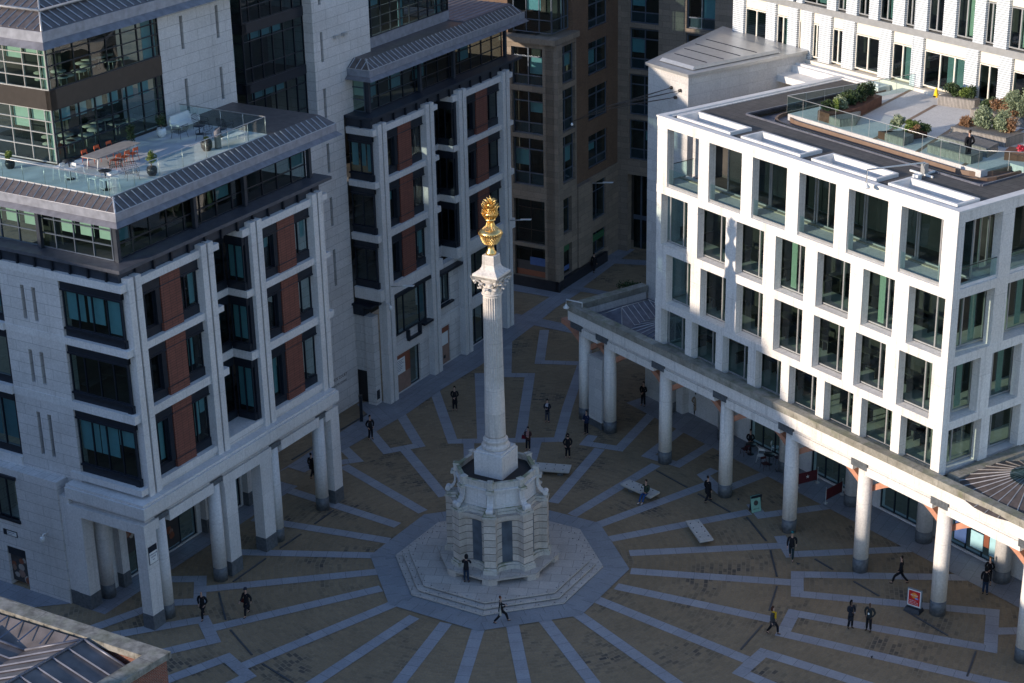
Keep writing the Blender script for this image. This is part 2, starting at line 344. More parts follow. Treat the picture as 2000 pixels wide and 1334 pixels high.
def office(B,O,side_len,z_low,gaps,eave,side_v1,deck,rail_u,ledge_r):
    S=lambda s,t,z:O(t,s,z)      # side plane: s runs inward, t = u
    g=gaps
    # posts
    zb=[z_low]+[a for a,b in LV]
    for i,x in enumerate(g):
        for (a,b) in ((x-.52,x-.075),(x+.075,x+.52)):
            mb=MB(); zz=[z_low,12.5,16.45,20.2,20.92]
            if z_low<1: zz=[0,4.05,8.1,12.5,16.45,20.2,20.92]
            for p,q in zip(zz[:-1],zz[1:]): mb.box(O,a,b,.5,1.15,p,q-.018)
            mb.build('post',STP,B)
        MB().box(O,x-.07,x+.07,.66,1.0,z_low,20.8).build('post_channel',FRM,B)
    lvl=list(LV)
    if z_low<1: lvl=[(8.1,8.93)]+lvl
    for (a,b) in lvl:
        mb=MB()
        for p,q in ((g[0]+.52,g[1]-.52),(g[2]+.52,g[3]-.52)): mb.box(O,p,q,.64,.98,a,b)
        P=[(g[2]-1.15,.62),(g[2]-.52,.62),(g[2]-.52,1.0),(g[2]-.8,1.0),(g[2]-.8,2.4),(g[1]+.52,2.4),(g[1]+.52,2.04),(g[2]-1.15,2.04)]
        mb.prism([O(*p,0)[:2] for p in P],a,b)
        mb.box(O,g[1]+.52,g[1]+1.02,.5,.86,a+.05,b-.02); mb.box(O,g[3]+.52,g[3]+.98,.5,.86,a+.05,b-.02)
        P=[(.72,.62),(g[0]-.52,.62),(g[0]-.52,1.0),(1.12,1.0),(1.12,side_len),(.72,side_len)]
        if b>9: mb.prism([O(*p,0)[:2] for p in P],a,b)
        mb.builds('floor_band',STP,B)
    st=[(8.52 if z_low>1 else 8.93,12.5),(13.0,16.45),(16.87,20.2)]
    for k,(a,b) in enumerate(st):
        # dark spandrels
        mb=MB()
        for p,q in ((g[0]+.54,g[0]+2.28),(g[0]+3.96,g[1]-.54),(g[2]+.54,g[2]+2.28),(g[2]+3.96,g[3]-.54)):
            mb.box(O,p,q,.84,1.3,b-.62,b); mb.box(O,p,q,.96,1.3,a,a+.52); mb.box(O,p,q,.78,1.02,b-.70,b-.62)
        for p in (g[0]+1.92,g[2]+1.92): mb.box(O,p,p+.34,.86,1.28,a+.52,b-.7)
        mb.box(S,.9,side_len,.9,1.25,b-.5,b); mb.box(S,.86,side_len,.84,1.0,b-.6,b-.5); mb.box(S,.9,side_len,.98,1.25,a,a+.45); mb.box(S,.86,side_len,.84,.98,a+.45,a+.55)
        mb.box(O,.92,g[0]-.54,.9,1.25,b-.5,b); mb.box(O,.92,g[0]-.54,.95,1.25,a,a+.45)
        mb.box(O,g[1]+.54,g[2]-1.1,2.12,2.4,b-.55,b); mb.box(O,g[1]+.54,g[2]-1.1,2.12,2.4,a,a+.45)
        mb.box(S,.78,2.1,g[2]-1.08,g[2]-.85,b-.55,b); mb.box(S,.78,2.1,g[2]-1.08,g[2]-.85,a,a+.45); mb.box(O,g[2]-.85,g[2]-.54,.74,.95,a,b)
        mb.builds('spandrel_panel',FRM,B)
        for x in (g[0],g[2]):
            t=MB(); t.box(O,x+2.30,x+3.94,.80,1.3,a,a+.50); t.box(O,x+2.30,x+3.94,.80,1.3,a+.56,b-.66); t.box(O,x+2.30,x+3.94,.80,1.3,b-.60,b)
            t.box(O,x+2.30,x+3.94,.84,1.3,a+.5,a+.56) 
            bp=t.build('brick_panel',TER,B)
            MB().box(O,x+2.30,x+3.94,.797,.84,a+.50,a+.56).box(O,x+2.30,x+3.94,.797,.84,b-.66,b-.60).builds('panel_joint',FRM,bp)
            window(B,O,x+.56,x+1.92,a+.52,b-.7,1.08,mull=(.5,),blind=rndblind(.42))
            window(B,O,x+3.98,g[g.index(x)+1]-.54,a+.52,b-.7,1.02,mull=(.33,),blind=rndblind(.32))
        window(B,S,.95,side_len-.05,a+.55,b-.6,.95,mull=(.25,.5,.75) if side_len>3 else (.5,),blind=[(.0,.3,.05,1),(.33,.62,.22,1),(.66,.98,.2,1)] if k==2 else rndblind(.08,.3))
        window(B,O,.97,g[0]-.56,a+.5,b-.55,.97,gm=GLD)
        window(B,S,.82,2.05,a+.45,b-.55,g[2]-1.04,mull=(.5,),blind=[(.1,1,.1,1)] if random.random()<.5 else ())
        window(B,O,g[1]+.56,g[2]-1.1,a+.45,b-.55,2.2,mull=(.33,.66),gm=GLD)
    # interior: floor slabs, core, desks
    mb=MB(); ext=g[3]+.4
    for z in [st[0][0]-.4]+[a for a,b in LV]:
        mb.box(O,1.3,ext,2.45,7.6,z+.06,z+.36); mb.box(O,1.3,g[1]+.4,1.32,2.45,z+.06,z+.36); mb.box(O,g[2]-.3,ext,1.32,2.45,z+.06,z+.36)
        for i in range(16):
            x=random.uniform(1.6,ext-2); y=random.uniform(2.6,5.2); mb.box(O,x,x+1.4,y,y+.7,z+1.05,z+1.1)
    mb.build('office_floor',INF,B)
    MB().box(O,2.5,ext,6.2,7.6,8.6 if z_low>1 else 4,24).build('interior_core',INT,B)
    # fascia under ledge
    mb=MB(); mb.box(O,.98,ledge_r-.9,.95,1.2,20.66,21.28); mb.box(S,1.2,side_v1,.98,1.2,20.66,21.28)
    mb.build('eaves_fascia',FRK,B)
    mb=MB(); x=2.2
    while x<ledge_r-1: mb.box(O,x,x+.12,.80,.96,20.6,21.28); x+=1.45
    x=1.7
    while x<side_v1: mb.box(S,x,x+.12,.84,.99,20.6,21.28); x+=1.3
    mb.builds('fascia_bracket',FRM,B)
    P=[(.72,.60),(ledge_r,.60),(ledge_r,1.95),(1.95,1.95),(1.95,side_v1),(.72,side_v1)]
    MB().prism([O(*p,0)[:2] for p in P],21.3,21.5).build('ledge',FRK if z_low<1 else LEDG,B)
    # penthouse glazing
    n=12
    window(B,O,1.8,ledge_r-1,21.52,24.1,1.78,mull=[i/n for i in range(1,n)],trans=(.33,.66),blind=[(i/n,(i+1)/n,.35,1) for i in range(n) if random.random()<.3],name='penthouse_window',gm=GLD)
    k=max(1,int((side_v1-1.8)/1.35))
    window(B,S,1.9,side_v1,21.52,24.1,1.78,mull=[i/k for i in range(1,k)],trans=(.33,.66),fm=FRB,blind=[(i/k,(i+1)/k-.02,.42,1) for i in range(k) if random.random()<.8],name='penthouse_window',bm=MNT,gm=GLR)
    mb=MB()
    for x in [1.72]+[8.1,12.6]+[ledge_r-1]: mb.box(O,x,x+.24,1.5,1.74,21.5,24.1)
    for y in (6.9,11.5):
        if y<side_v1: mb.box(S,y,y+.24,1.5,1.74,21.5,24.1)
    mb.builds('penthouse_column',FRK,B)
    MB().box(O,1.9,ledge_r-1.2,1.9,8,21.4,21.55).build('penthouse_floor',INF,B)
    # roof: lip, fascia, sloped ribbed skirt, deck
    (eu0,ev0,eu1,ev1)=eave
    def ring(d,z): return [O(eu0+d,ev0+d,z),O(eu1-d*.6,ev0+d,z),O(eu1-d*.6,ev1,z),O(eu0+d,ev1,z)]
    MB().hull(ring(0,23.92),ring(.32,24.16)).build('eaves_lip',LEADL,B)
    MB().hull(ring(.30,24.16),ring(.30,24.62)).build('roof_fascia',LEADF,B)
    MB().hull(ring(.33,24.62),ring(1.15,25.17)).build('roof',ZRF,B)
    mb=MB(); x=eu0+1.0
    while x<eu1-.6: mb.tube([O(x,ev0+.36,24.66),O(x,ev0+1.12,25.18)],.035,4); x+=.52
    y=ev0+1.0
    while y<ev1-.2: mb.tube([O(eu0+.36,y,24.66),O(eu0+1.12,y,25.18)],.035,4); y+=.52
    mb.tube([O(eu0+.36,ev0+.36,24.64),O(eu0+1.15,ev0+1.15,25.2)],.05,4)
    mb.tube([O(eu0+.31,ev1,24.64),O(eu0+.31,ev0+.31,24.64),O(eu1-.2,ev0+.31,24.64)],.03,4)
    mb.build('roof_rib',ZRB,B)

# ================= left building =================
uvang(58.44)
B1=thing('office_building','pale stone office block with colonnade and roof terrace, nearest on the left','building',LF(9,5,0))
G1=[1.7,7.75,12.2,18.2]
office(B1,LF,5.25,7.93,G1,(.62,.32,20.9,17),17,None,15.1,19.9)
S1=lambda s,t,z:LF(t,s,z)
# sills, cornice, beams
MB().box(LF,2.22,7.23,.62,1.3,8.14,8.52).box(LF,12.72,17.68,.62,1.3,8.14,8.52).box(LF,8.27,11.68,.66,2.4,8.14,8.5).builds('sill_course',STP,B1)
MB().box(LF,1.2,18.55,.72,1.3,7.93,8.14).build('sill_recess',ST,B1)
MB().prism([LF(*p,0)[:2] for p in ((.62,.58),(1.18,.58),(1.18,1.3),(1.15,1.3),(1.15,5.9),(.62,5.9))],8.14,8.52).builds('sill_course',STP,B1)
c=MB()
c.prism([LF(*p,0)[:2] for p in ((0,0),(18.5,0),(18.5,8.1),(.9,8.1),(.9,5.9),(0,5.9))],7.1,7.78)
c.prism([LF(*p,0)[:2] for p in ((.12,.12),(18.38,.12),(18.38,8.1),(.9,8.1),(.9,5.9),(.12,5.9))],7.78,7.93)
c.build('cornice',STP,B1)
MB().prism([LF(*p,0)[:2] for p in ((.35,.35),(18.2,.35),(18.2,8.1),(.9,8.1),(.9,5.9),(.35,5.9))],6.7,7.1).build('frieze',ST,B1)
mb=MB()
for a,b in ((.02,1.28),(2.2,6.1),(7.0,11.6),(12.6,16.5),(17.2,18.52)): mb.box(LF,a,b,.15,.95,6.07,6.7)
mb.box(S1,.95,5.12,.02,.85,6.07,6.7); mb.box(S1,5.12,5.92,.02,.85,6.07,6.7)
for u in (2.2,7,12.6): mb.box(LF,u-.0,u+.5,.95,5.3,6.2,6.7)
mb.builds('portico_beam',STP,B1)
def pier(fr,a,b,c_,d,z1,par):
    MB().box(fr,a,b,c_,d,.95,z1).build('pier',STP,par); MB().box(fr,a-.02,b+.02,c_-.02,d+.02,0,.95).build('pier_base',DKS,par)
for a,b,c_,d in ((.05,.98,.17,.93),(7.1,8.1,.17,.93),(10.45,11.5,.17,.93),(17.7,18.6,.17,.93),(.03,.87,4.9,5.75)): pier(LF,a,b,c_,d,6.07,B1)
def rcol(x,y,r,z1,par,zb=.9):
    mb=MB(); mb.lathe(x,y,[(r,zb),(r*.99,z1*.5),(r*.93,z1)],28); mb.build('column',STP,par)
    MB().lathe(x,y,[(r+.01,0),(r+.01,zb)],28).build('column_base',DKS,par)
for u in (1.68,6.52,12.12,16.86):
    p=LF(u,.58,0); rcol(p[0],p[1],.42,6.45,B1)
    MB().box(LF,u-.52,u+.52,.2,.97,6.45,6.75).build('column_capital',DKS,B1)
p=LF(1.75,5.15,0); rcol(p[0],p[1],.42,6.68,B1)
# inner shopfronts of the colonnade
mb=MB(); wall(mb,LF,.9,18.5,0,6.7,5.4,5.8,[(3.6,6.0,0.1,3.9),(7.2,10.2,.1,4.4),(11.6,14.6,.1,4.4),(15.6,17.6,.1,4.4)]); mb.build('shop_wall',STP,B1)
for a,b in ((2.9,3.5),(6.3,6.9),(10.6,11.2),(14.8,15.4)): pier(LF,a,b,4.95,5.39,6.6,B1)
for a,b,zt in ((3.6,6.0,3.9),(7.2,10.2,4.4),(11.6,14.6,4.4),(15.6,17.6,4.4)): window(B1,LF,a,b,.1,zt,5.5,mull=(.5,),gm=GLD)
def poster(par,T,a,b,z0,z1,t,cols,sd=1,rings=True):
    "large window graphic: coloured plates and blobs"
    r=random.Random(sd); o=MB().box(T,a,b,t-.02,t,z0,z1).build('poster',cols[0],par)
    for k in range(10):
        x=r.uniform(a+.15,b-.15); z=r.uniform(z0+.2,z1-.2); q=r.uniform(.08,.26)*min(1,(b-a)); m=cols[1+k%(len(cols)-1)]
        n=14; P=[T(min(max(x+q*math.cos(j*6.283/n),a+.02),b-.02),t-.024-.002*k,min(max(z+q*math.sin(j*6.283/n)*r.uniform(.8,1.2),z0),z1)) for j in range(n)]
        MB().quad(*P).build('poster_motif',m,o)
    return o
PK=plain('poster_charcoal',(.05,.045,.045)); PR=plain('poster_rust',(.22,.07,.035)); PW=plain('poster_cream',(.35,.31,.27)); PB=plain('poster_blue',(.05,.10,.25)); PG=plain('poster_green',(.03,.12,.05)); PT=plain('poster_tan',(.26,.16,.12))
poster(B1,LF,3.65,4.7,1.6,3.8,5.49,(PK,PR,PW,PT),3); poster(B1,LF,7.3,8.6,.3,4.3,5.49,(PK,PT,PR,PG),5)
poster(B1,LF,15.7,16.6,1.6,4.3,5.49,(PK,PW,PT,PR),8)
# left return wall
mb=MB(); wall(mb,S1,5.76,9.75,7.93,20.64,.80,1.5,[(a,b,z0,z1) for z0,z1 in ((17.4,19.42),(13.55,15.55),(9.02,11.7)) for a,b in ((7.08,7.36),(7.92,8.2))])
wall(mb,S1,5.27,5.76,7.93,20.64,.80,1.5); mb.build('return_wall',ST,B1)
mb=MB()
for z0,z1 in ((17.4,19.42),(13.55,15.55),(9.02,11.7)):
    for a,b in ((7.08,7.36),(7.92,8.2)): mb.box(S1,a,b,1.1,1.2,z0,z1)
mb.builds('slit_window',FRM,B1)
for (a,b) in LV: MB().box(S1,5.25,9.75,.765,.8,a,b).builds('floor_band',STP,B1)
mb=MB(); wall(mb,S1,6.5,16.5,0,7.93,-.02,1.4,[(9.75,11.25,.0,2.65),(9.8,11.5,4.65,7.3)]); mb.build('rusticated_wall',ST,B1)
MB().box(S1,5.76,6.49,.08,1.2,0,7.1).build('pilaster',STP,B1)
MB().box(S1,5.78,6.46,.06,1.2,0,.95).build('pilaster_base',DKS,B1)
window(B1,S1,9.8,11.5,4.65,7.3,.05,mull=(.5,),gm=GLD); MB().box(S1,9.7,11.6,-.16,.3,7.3,7.5).box(S1,9.75,11.55,-.1,.1,4.45,4.65).builds('window_hood',FRM,B1)
poster(B1,S1,9.78,11.22,.25,2.1,.2,(PK,PW,PR,PT,PW),11); MB().box(S1,9.76,11.24,.05,.4,2.1,2.65).build('shop_blind_box',FRM,B1)
# far box bay on the return
for k,(a,b) in enumerate([(8.52,12.5),(13.0,16.45),(16.87,20.2)]):
    MB().box(S1,9.9,14.4,.85,1.2,b-.5,b).box(S1,9.9,14.4,.95,1.2,a,a+.45).builds('spandrel_panel',FRM,B1)
    window(B1,S1,9.9,14.4,a+.45,b-.5,.9,mull=(.25,.5,.75),gm=GLD,blind=rndblind(.4))
for a,b in LV: MB().box(S1,9.75,14.5,.62,1.2,a,b).builds('floor_band',STP,B1)
MB().box(S1,9.75,14.5,.7,1.3,7.93,8.5).builds('sill_course',STP,B1)
MB().box(S1,14.5,17,.8,1.5,7.93,20.64).build('return_wall',ST,B1)
# roof deck, balustrade, upper glass storey
MB().box(LF,1.72,15.2,1.6,8.1,25.1,25.21).box(LF,1.72,4.7,8.1,17,25.1,25.21).build('terrace_deck',DK,B1)
mb=MB(); mb.tube([LF(1.72,16,26.27),LF(1.72,1.65,26.27),LF(15.15,1.65,26.27),LF(15.15,8.1,26.27)],.03,6)
P=[(1.72,y) for y in (14,12.5,11,9.4,7.85,6.25,4.7,3.1)]+[(x,1.65) for x in (1.72,3.7,5.7,7.7,9.7,11.7,13.5,15.15)]+[(15.15,y) for y in (3.3,5.0,6.7)]
for x,y in P: mb.tube([LF(x,y,25.2),LF(x,y,26.25)],.018,5)
rl=mb.build('balustrade_rail',FRL,B1)
g=MB(); g.quad(LF(1.7,16,25.22),LF(1.7,1.63,25.22),LF(1.7,1.63,26.2),LF(1.7,16,26.2)); g.quad(LF(1.7,1.63,25.22),LF(15.17,1.63,25.22),LF(15.17,1.63,26.2),LF(1.7,1.63,26.2)); g.quad(LF(15.17,1.63,25.22),LF(15.17,8.1,25.22),LF(15.17,8.1,26.2),LF(15.17,1.63,26.2))
g.build('balustrade_glass',GLC,rl)
MB().box(LF,14.0,20.8,8.2,8.6,25.1,32.3).build('upper_wall',ST,B1) if 0 else None
mb=MB(); wall(mb,LF,14.0,20.7,21.6,32.3,8.2,9.0,[(a-.14,a+.14,z0,z1) for a in (16.05,19.37) for z0,z1 in ((29.42,31.43),(25.56,27.61))]); mb.build('upper_stone_wall',ST,B1)
mb=MB()
for a in (16.05,19.37):
    for z0,z1 in ((29.42,31.43),(25.56,27.61)): mb.box(LF,a-.14,a+.14,8.5,8.6,z0,z1)
mb.builds('slit_window',FRM,B1)
n=7
for z0,z1,tr in ((25.28,28.35,(.28,.55,.78)),(29.45,32.1,(.25,.5,.75))):
    window(B1,LF,4.8,13.98,z0,z1,8.2,mull=[.07]+[(i+.6)/n for i in range(1,n)]+[.94],trans=tr,blind=[(i/n+.07,(i+1)/n+.03,.72,1) for i in range(n-1)] if z0<26 else [(.86,.99,.0,1)],name='curtain_wall')
    window(B1,S1,8.25,17,z0,z1,4.75,mull=[.06,.2,.36,.52,.7,.85],trans=tr,fm=FRL,blind=[(0,.06,.0,1),(.06,.2,.75,1),(.22,.36,.6,1),(.52,.7,.75,1)],name='curtain_wall',bm=MNT,gm=GLR)
MB().box(LF,4.72,13.98,8.16,8.5,28.35,29.45).box(S1,8.16,17,4.72,5.2,28.35,29.45).box(LF,4.72,13.98,8.16,8.5,25.0,25.3).builds('bronze_spandrel',FRG,B1)
MB().box(LF,5.3,13.9,9.0,16,28.7,29.0).box(LF,5.2,13.9,8.6,16,25.22,25.27).box(LF,5.2,13.9,8.4,16,32.2,32.35).build('office_floor',INF,B1)
MB().box(LF,9.2,13.9,11.5,16,25.3,32).build('interior_core',INT,B1)
mb=MB(); rr=random.Random(4)
for i in range(14):
    x=rr.uniform(5.4,12.5); y=rr.uniform(8.9,11)
    for z in (25.27,29.0): mb.lathe(*LF(x,y,0)[:2],[(.45,z+.7),(.45,z+.74)],12); mb.tube([LF(x,y,z),LF(x,y,z+.7)],.03,5)
mb.build('cafe_table',CRM,B1)
O1=LF
def uring(a,b,c_,d,z): return [LF(a,b,z),LF(c_,b,z),LF(c_,d,z),LF(a,d,z)]
MB().hull(uring(3.6,7.1,24,18,32.05),uring(4.0,7.5,24,18,32.38)).build('eaves_lip',LEADL,B1)
MB().hull(uring(3.98,7.48,24,18,32.38),uring(3.98,7.48,24,18,32.95)).build('roof_fascia',LEADF,B1)
MB().hull(uring(4.02,7.52,24,18,32.95),uring(7.6,11.1,24,17.9,34.6)).build('roof',ZRF,B1)
mb=MB(); x=4.9
def zr(d): return 32.98+d*1.65/3.58
while x<24: d=min(3.5,x-4.1); mb.tube([LF(x,7.6,zr(.06)),LF(x,7.52+d,zr(d))],.04,4); x+=.6
y=8.2
while y<18: d=min(3.5,y-7.6); mb.tube([LF(4.1,y,zr(.06)),LF(4.02+d,y,zr(d))],.04,4); y+=.6
mb.tube([LF(4.02,7.52,32.98),LF(7.6,11.1,34.64)],.06,5); mb.tube([LF(5.4,8.9,33.72),LF(24,8.9,33.72)],.09,5); mb.tube([LF(5.4,8.9,33.72),LF(5.4,18,33.72)],.09,5)
mb.build('roof_rib',ZRB,B1)
MB().box(LF,8.5,17,12,17,34.4,36.3).build('roof_plant_box',WHT,B1)
# glass recess between block and tower
T9=lambda s,t,z:LF(s,9.4+t,z)
for z0,z1 in ((21.7,25.0),(25.6,28.9),(29.5,32.8)):
    window(B1,LF,22.6,28.93,z0,z1,8.95,mull=[.12,.3,.48,.66,.84],trans=(.82,.3),gm=GLD,blind=[(.12,.3,.84,1),(.3,.48,.84,1),(.48,.66,.84,1)],name='stair_glazing')
    window(B1,lambda s,t,z:LF(22.6+t,s,z),8.98,12,z0,z1,0,mull=(.3,.6),trans=(.3,.8),gm=GLS,blind=[(.3,.6,.3,.7)],name='stair_glazing')
    MB().box(LF,22.55,28.93,8.9,9.3,z1,z1+.6).box(lambda s,t,z:LF(22.55+t,s,z),8.9,12,0,.4,z1,z1+.6).builds('stair_spandrel',FRM,B1)
    MB().box(LF,23.2,28.93,9.6,12,z1+.1,z1+.4).build('office_floor',INF,B1)
MB().box(LF,20.7,22.6,11.8,12.2,21.6,34).box(LF,22.9,28.9,12,12.4,21.6,34).build('interior_core',INT,B1)
MB().box(lambda s,t,z:LF(20.4+t,s,z),8.9,12,0,.3,21.6,32.3).build('upper_stone_wall',ST,B1)
# street sign and camera on the near pier / return wall
def plate(T,a,b,z0,z1,t,lines,dark_h,label,cat,name='street_sign',flip=1,horiz=False,group=None):
    o=thing(name,label,cat,T((a+b)/2,t,z0)); 
    MB().box(T,a-.03,b+.03,t-.03,t,z0-.03,z1+.03).build('sign_border',FRM,o)
    if horiz:
        MB().box(T,min(a,b)+dark_h if flip>0 else a,b if flip>0 else b-dark_h,t-.036,t-.03,z0,z1).build('sign_face',WHT,o)
    else: MB().box(T,a,b,t-.036,t-.03,z0,z1-dark_h).build('sign_face',WHT,o)
    sz=[]
    for (s,z,tx,h) in lines: text(T,s,t-.04,z,tx,h,NAVY,o,flip=flip,align='CENTER')
    return o
NAVY=plain('navy_print',(.02,.03,.12)); RED=plain('red_print',(.55,.02,.02),.4); 
plate(LF,.22,.86,4.2,5.25,.165,[(.54,4.72,'PATERNOSTER',.105),(.54,4.56,'SQUARE',.105),(.54,4.38,'EC4',.09)],.34,'white street name plate with a black header on the corner stone pier','street sign')
ss=thing('street_sign','low horizontal street name plate on the stone side wall below the dark window','street sign',S1(10.75,0,3.6))
MB().box(S1,10.2,11.3,-.06,-.02,3.42,3.78).build('sign_border',FRM,ss); MB().box(S1,10.24,11.0,-.066,-.06,3.46,3.74).build('sign_face',WHT,ss)
text(S1,10.96,-.07,3.62,'PATERNOSTER',.085,NAVY,ss,flip=-1); text(S1,10.96,-.07,3.50,'ROW EC4',.085,NAVY,ss,flip=-1)
def cctv(T,s,z,t,label):
    o=thing('security_camera',label,'camera',T(s,t,z))
    MB().tube([T(s,t,z+.2),T(s,t-.35,z+.25),T(s,t-.45,z+.1)],.04,6).build('bracket',WHT,o)
    p=T(s,t-.45,0); MB().lathe(p[0],p[1],[(.05,z-.22),(.12,z-.15),(.14,z-.02),(.13,z+.1),(.05,z+.14)],12).build('dome',WHT,o)
    return o
cctv(S1,7.7,4.2,0,'white dome camera on the blank stone side wall left of the portico')
cctv(LF,2.2,5.0,5.4,'white dome camera under the portico beside the inner pier')

# ================= rear office building on the left =================
L2=frame(*LF(31.25,5.3,0)[:2],58.44)
B2=thing('office_building','dark windowed stone block with a ribbed lead roof behind the near colonnade building','building',L2(9,5,0))
G2=[1.7,7.7,12.1,18.35]
office(B2,L2,2.88,0,G2,(.95,.72,22.4,10.5),3.0,None,15,21.0)
S2=lambda s,t,z:L2(t,s,z)
# ground storeys
mb=MB()
wall(mb,L2,2.2,7.2,0,8.1,1.0,1.5,[(2.3,6.0,.05,3.05),(2.3,6.9,4.65,7.8)])
wall(mb,L2,8.2,11.6,0,8.1,1.0,1.5,[(8.7,10.1,.05,3.1),(8.35,10.3,5.0,7.45)])
wall(mb,L2,12.6,17.85,0,8.1,1.0,1.5,[(12.8,17.3,.05,3.1),(12.8,17.3,4.1,7.6)])
mb.build('ground_wall',ST,B2)
MB().box(L2,2.22,7.18,.93,1.0,3.2,4.0).box(L2,8.22,11.58,.93,1.0,3.3,4.0).box(L2,12.62,17.83,.93,1.0,3.2,4.0).builds('lintel_band',STP,B2)
MB().box(L2,2.3,3.0,1.1,1.3,.05,3.05).build('shop_frame',FRM,B2)
pp=MB().box(L2,2.32,4.7,1.08,1.14,.08,3.02).build('shop_hoarding',PT,B2); MB().box(L2,2.32,4.7,1.065,1.08,1.5,3.02).build('hoarding_band',PR,pp)
MB().box(L2,2.75,4.0,1.05,1.065,1.5,2.7).build('notice_panel',WHT,pp)
for i,tx in enumerate(('OPENING','SOON IN','THE SQUARE','COME IN')): text(L2,2.85,1.045,2.45-.24*i,tx,.15,NAVY,pp) if 0 else None
mbn=MB()
for i in range(7): mbn.box(L2,2.9,2.9+[.9,.75,.95,.6,.8,.7,.5][i],1.045,1.05,2.52-.13*i,2.55-.13*i)
mbn.build('notice_lines',NAVY,pp)
window(B2,L2,4.75,5.95,.08,3.0,1.15,gm=GLD)
window(B2,L2,2.3,6.9,4.65,7.8,.92,mull=(.18,.36,.8),gm=GLD,fm=FRM,f=.12,blind=[(.8,1,.2,1)]); MB().box(L2,6.0,7.3,.5,1.0,4.45,4.62).box(L2,2.2,7.2,.55,1.0,7.82,8.06).builds('window_hood',FRM,B2)
MB().box(L2,4.2,4.35,.7,.98,3.95,4.7).box(L2,4.2,5.9,.7,.98,3.85,4.0).box(L2,5.75,5.9,.7,.98,3.95,4.7).builds('sign_frame',FRM,B2)
window(B2,L2,8.35,10.3,5.0,7.45,1.1,mull=(.6,),gm=GLD); MB().box(L2,8.2,10.5,.75,1.05,4.85,5.0).box(L2,8.2,11.5,.5,1.05,7.55,7.75).builds('window_hood',FRM,B2)
dd=MB().box(L2,8.72,10.08,1.08,1.14,.08,3.08).build('shop_hoarding',PT,B2); MB().box(L2,8.9,9.9,1.06,1.08,1.6,2.6).build('notice_panel',WHT,dd); MB().box(L2,8.72,10.08,1.065,1.08,2.65,3.08).build('hoarding_band',PR,dd); MB().box(L2,9.25,9.5,1.06,1.08,.5,.75).build('letter_slot',DRK,dd)
window(B2,L2,12.8,17.3,.05,3.1,1.1,mull=(.25,.5,.75),gm=GLD); window(B2,L2,12.8,17.3,4.1,7.6,1.05,mull=(.3,.7),gm=GLD)
# corner foot with door
mb=MB(); mb.box(L2,.5,1.18,1.3,2.0,0,6.9); mb.box(L2,.62,1.3,2.0,3.1,2.55,6.9); mb.box(L2,1.0,1.3,2.0,3.1,0,2.55); mb.build('corner_wall',ST,B2)
MB().box(S2,2.03,3.05,.75,.85,.03,2.53).build('door',DRK,B2)
MB().box(S2,2.0,2.9,.45,1.2,6.9,7.6).builds('spandrel_panel',FRM,B2); MB().box(S2,1.2,2.95,.3,1.2,7.6,7.75).builds('window_hood',FRM,B2)
MB().box(L2,.55,.62,1.5,1.75,.5,1.1).build('vent_grille',FRM,B2) if 0 else MB().box(L2,.6,.95,1.27,1.3,.45,1.15).build('vent_grille',FRM,B2)
MB().box(L2,.72,1.2,.62,2.88,8.1,8.93).builds('floor_band',STP,B2)
MB().box(L2,.85,1.18,.9,2.9,7.75,8.1).builds('spandrel_panel',FRM,B2)
# passage wall and tower
mb=MB(); wall(mb,LF,18.7,31.85,0,21.5,8.2,9.0,[(29.7,30.0,z0,z1) for z0,z1 in ((17.95,19.99),(14.1,16.16),(9.67,12.37))]); mb.build('passage_wall',ST,B2)
mb=MB(); wall(mb,LF,28.95,35.42,21.5,37,8.2,9.0,[(29.7,30.0,z0,z1) for z0,z1 in ((21.75,23.81),(25.63,27.66),(29.46,31.5))]); mb.box(LF,28.95,29.6,9.0,13,20.5,37); mb.build('tower_wall',ST,B2)
mb=MB()
for z0,z1 in ((17.95,19.99),(14.1,16.16),(9.67,12.37),(21.75,23.81),(25.63,27.66),(29.46,31.5)): mb.box(LF,29.7,30.0,8.45,8.6,z0,z1)
mb.builds('slit_window',FRM,B2)
for s in (31.35,32.3): MB().box(LF,s-.22,s+.22,7.95,8.2,26.95,27.15).build('wall_lamp',FRL,B2)
text(LF,27.95,8.195,2.62,'WARWICK COURT',.30,BLKM,B2); text(LF,28.15,8.195,2.22,'PATERNOSTER SQUARE',.215,BLKM,B2)
# upper glass block with lit ceiling lamps
for k,(z0,z1) in enumerate(((25.9,29.0),(29.3,32.6),(32.9,36))):
    window(B2,LF,35.45,46.4,z0,z1,8.75,mull=[.09,.2,.31,.42,.53,.64,.75,.86,.93],trans=(.2,.42,.64,.85),gm=GLD,blind=[(0,.09,.7,1),(.09,.2,.68,1),(.42,.48,0,1),(.86,.93,0,1)],name='curtain_wall')
    window(B2,lambda s,t,z:LF(46.4-t,s,z),8.8,13.5,z0,z1,0,mull=(.3,.6),trans=(.3,.65),gm=GLD,name='curtain_wall')
    MB().box(LF,35.6,46.2,9.6,13,z1-.05,z1+.15).build('office_floor',INF,B2)
MB().box(LF,35.45,46.4,8.7,9.2,25.0,25.9).build('lead_upstand',LEADF,B2)
MB().box(LF,35.6,46.2,12.6,13.2,25,36).build('interior_core',INT,B2)
LMP=plain('lit_ceiling_lamp',(.9,.9,.8),emit=((1,.95,.8),6.0),var=0)
mb=MB()
for y in (9.9,10.9,11.9):
    for x in (40.9,42.3,43.7,45.1): mb.box(LF,x,x+1.05,y,y+.10,28.72,28.75); mb.box(LF,x,x+1.05,y,y+.1,32.3,32.33)
mb.builds('ceiling_lamp',LMP,B2)
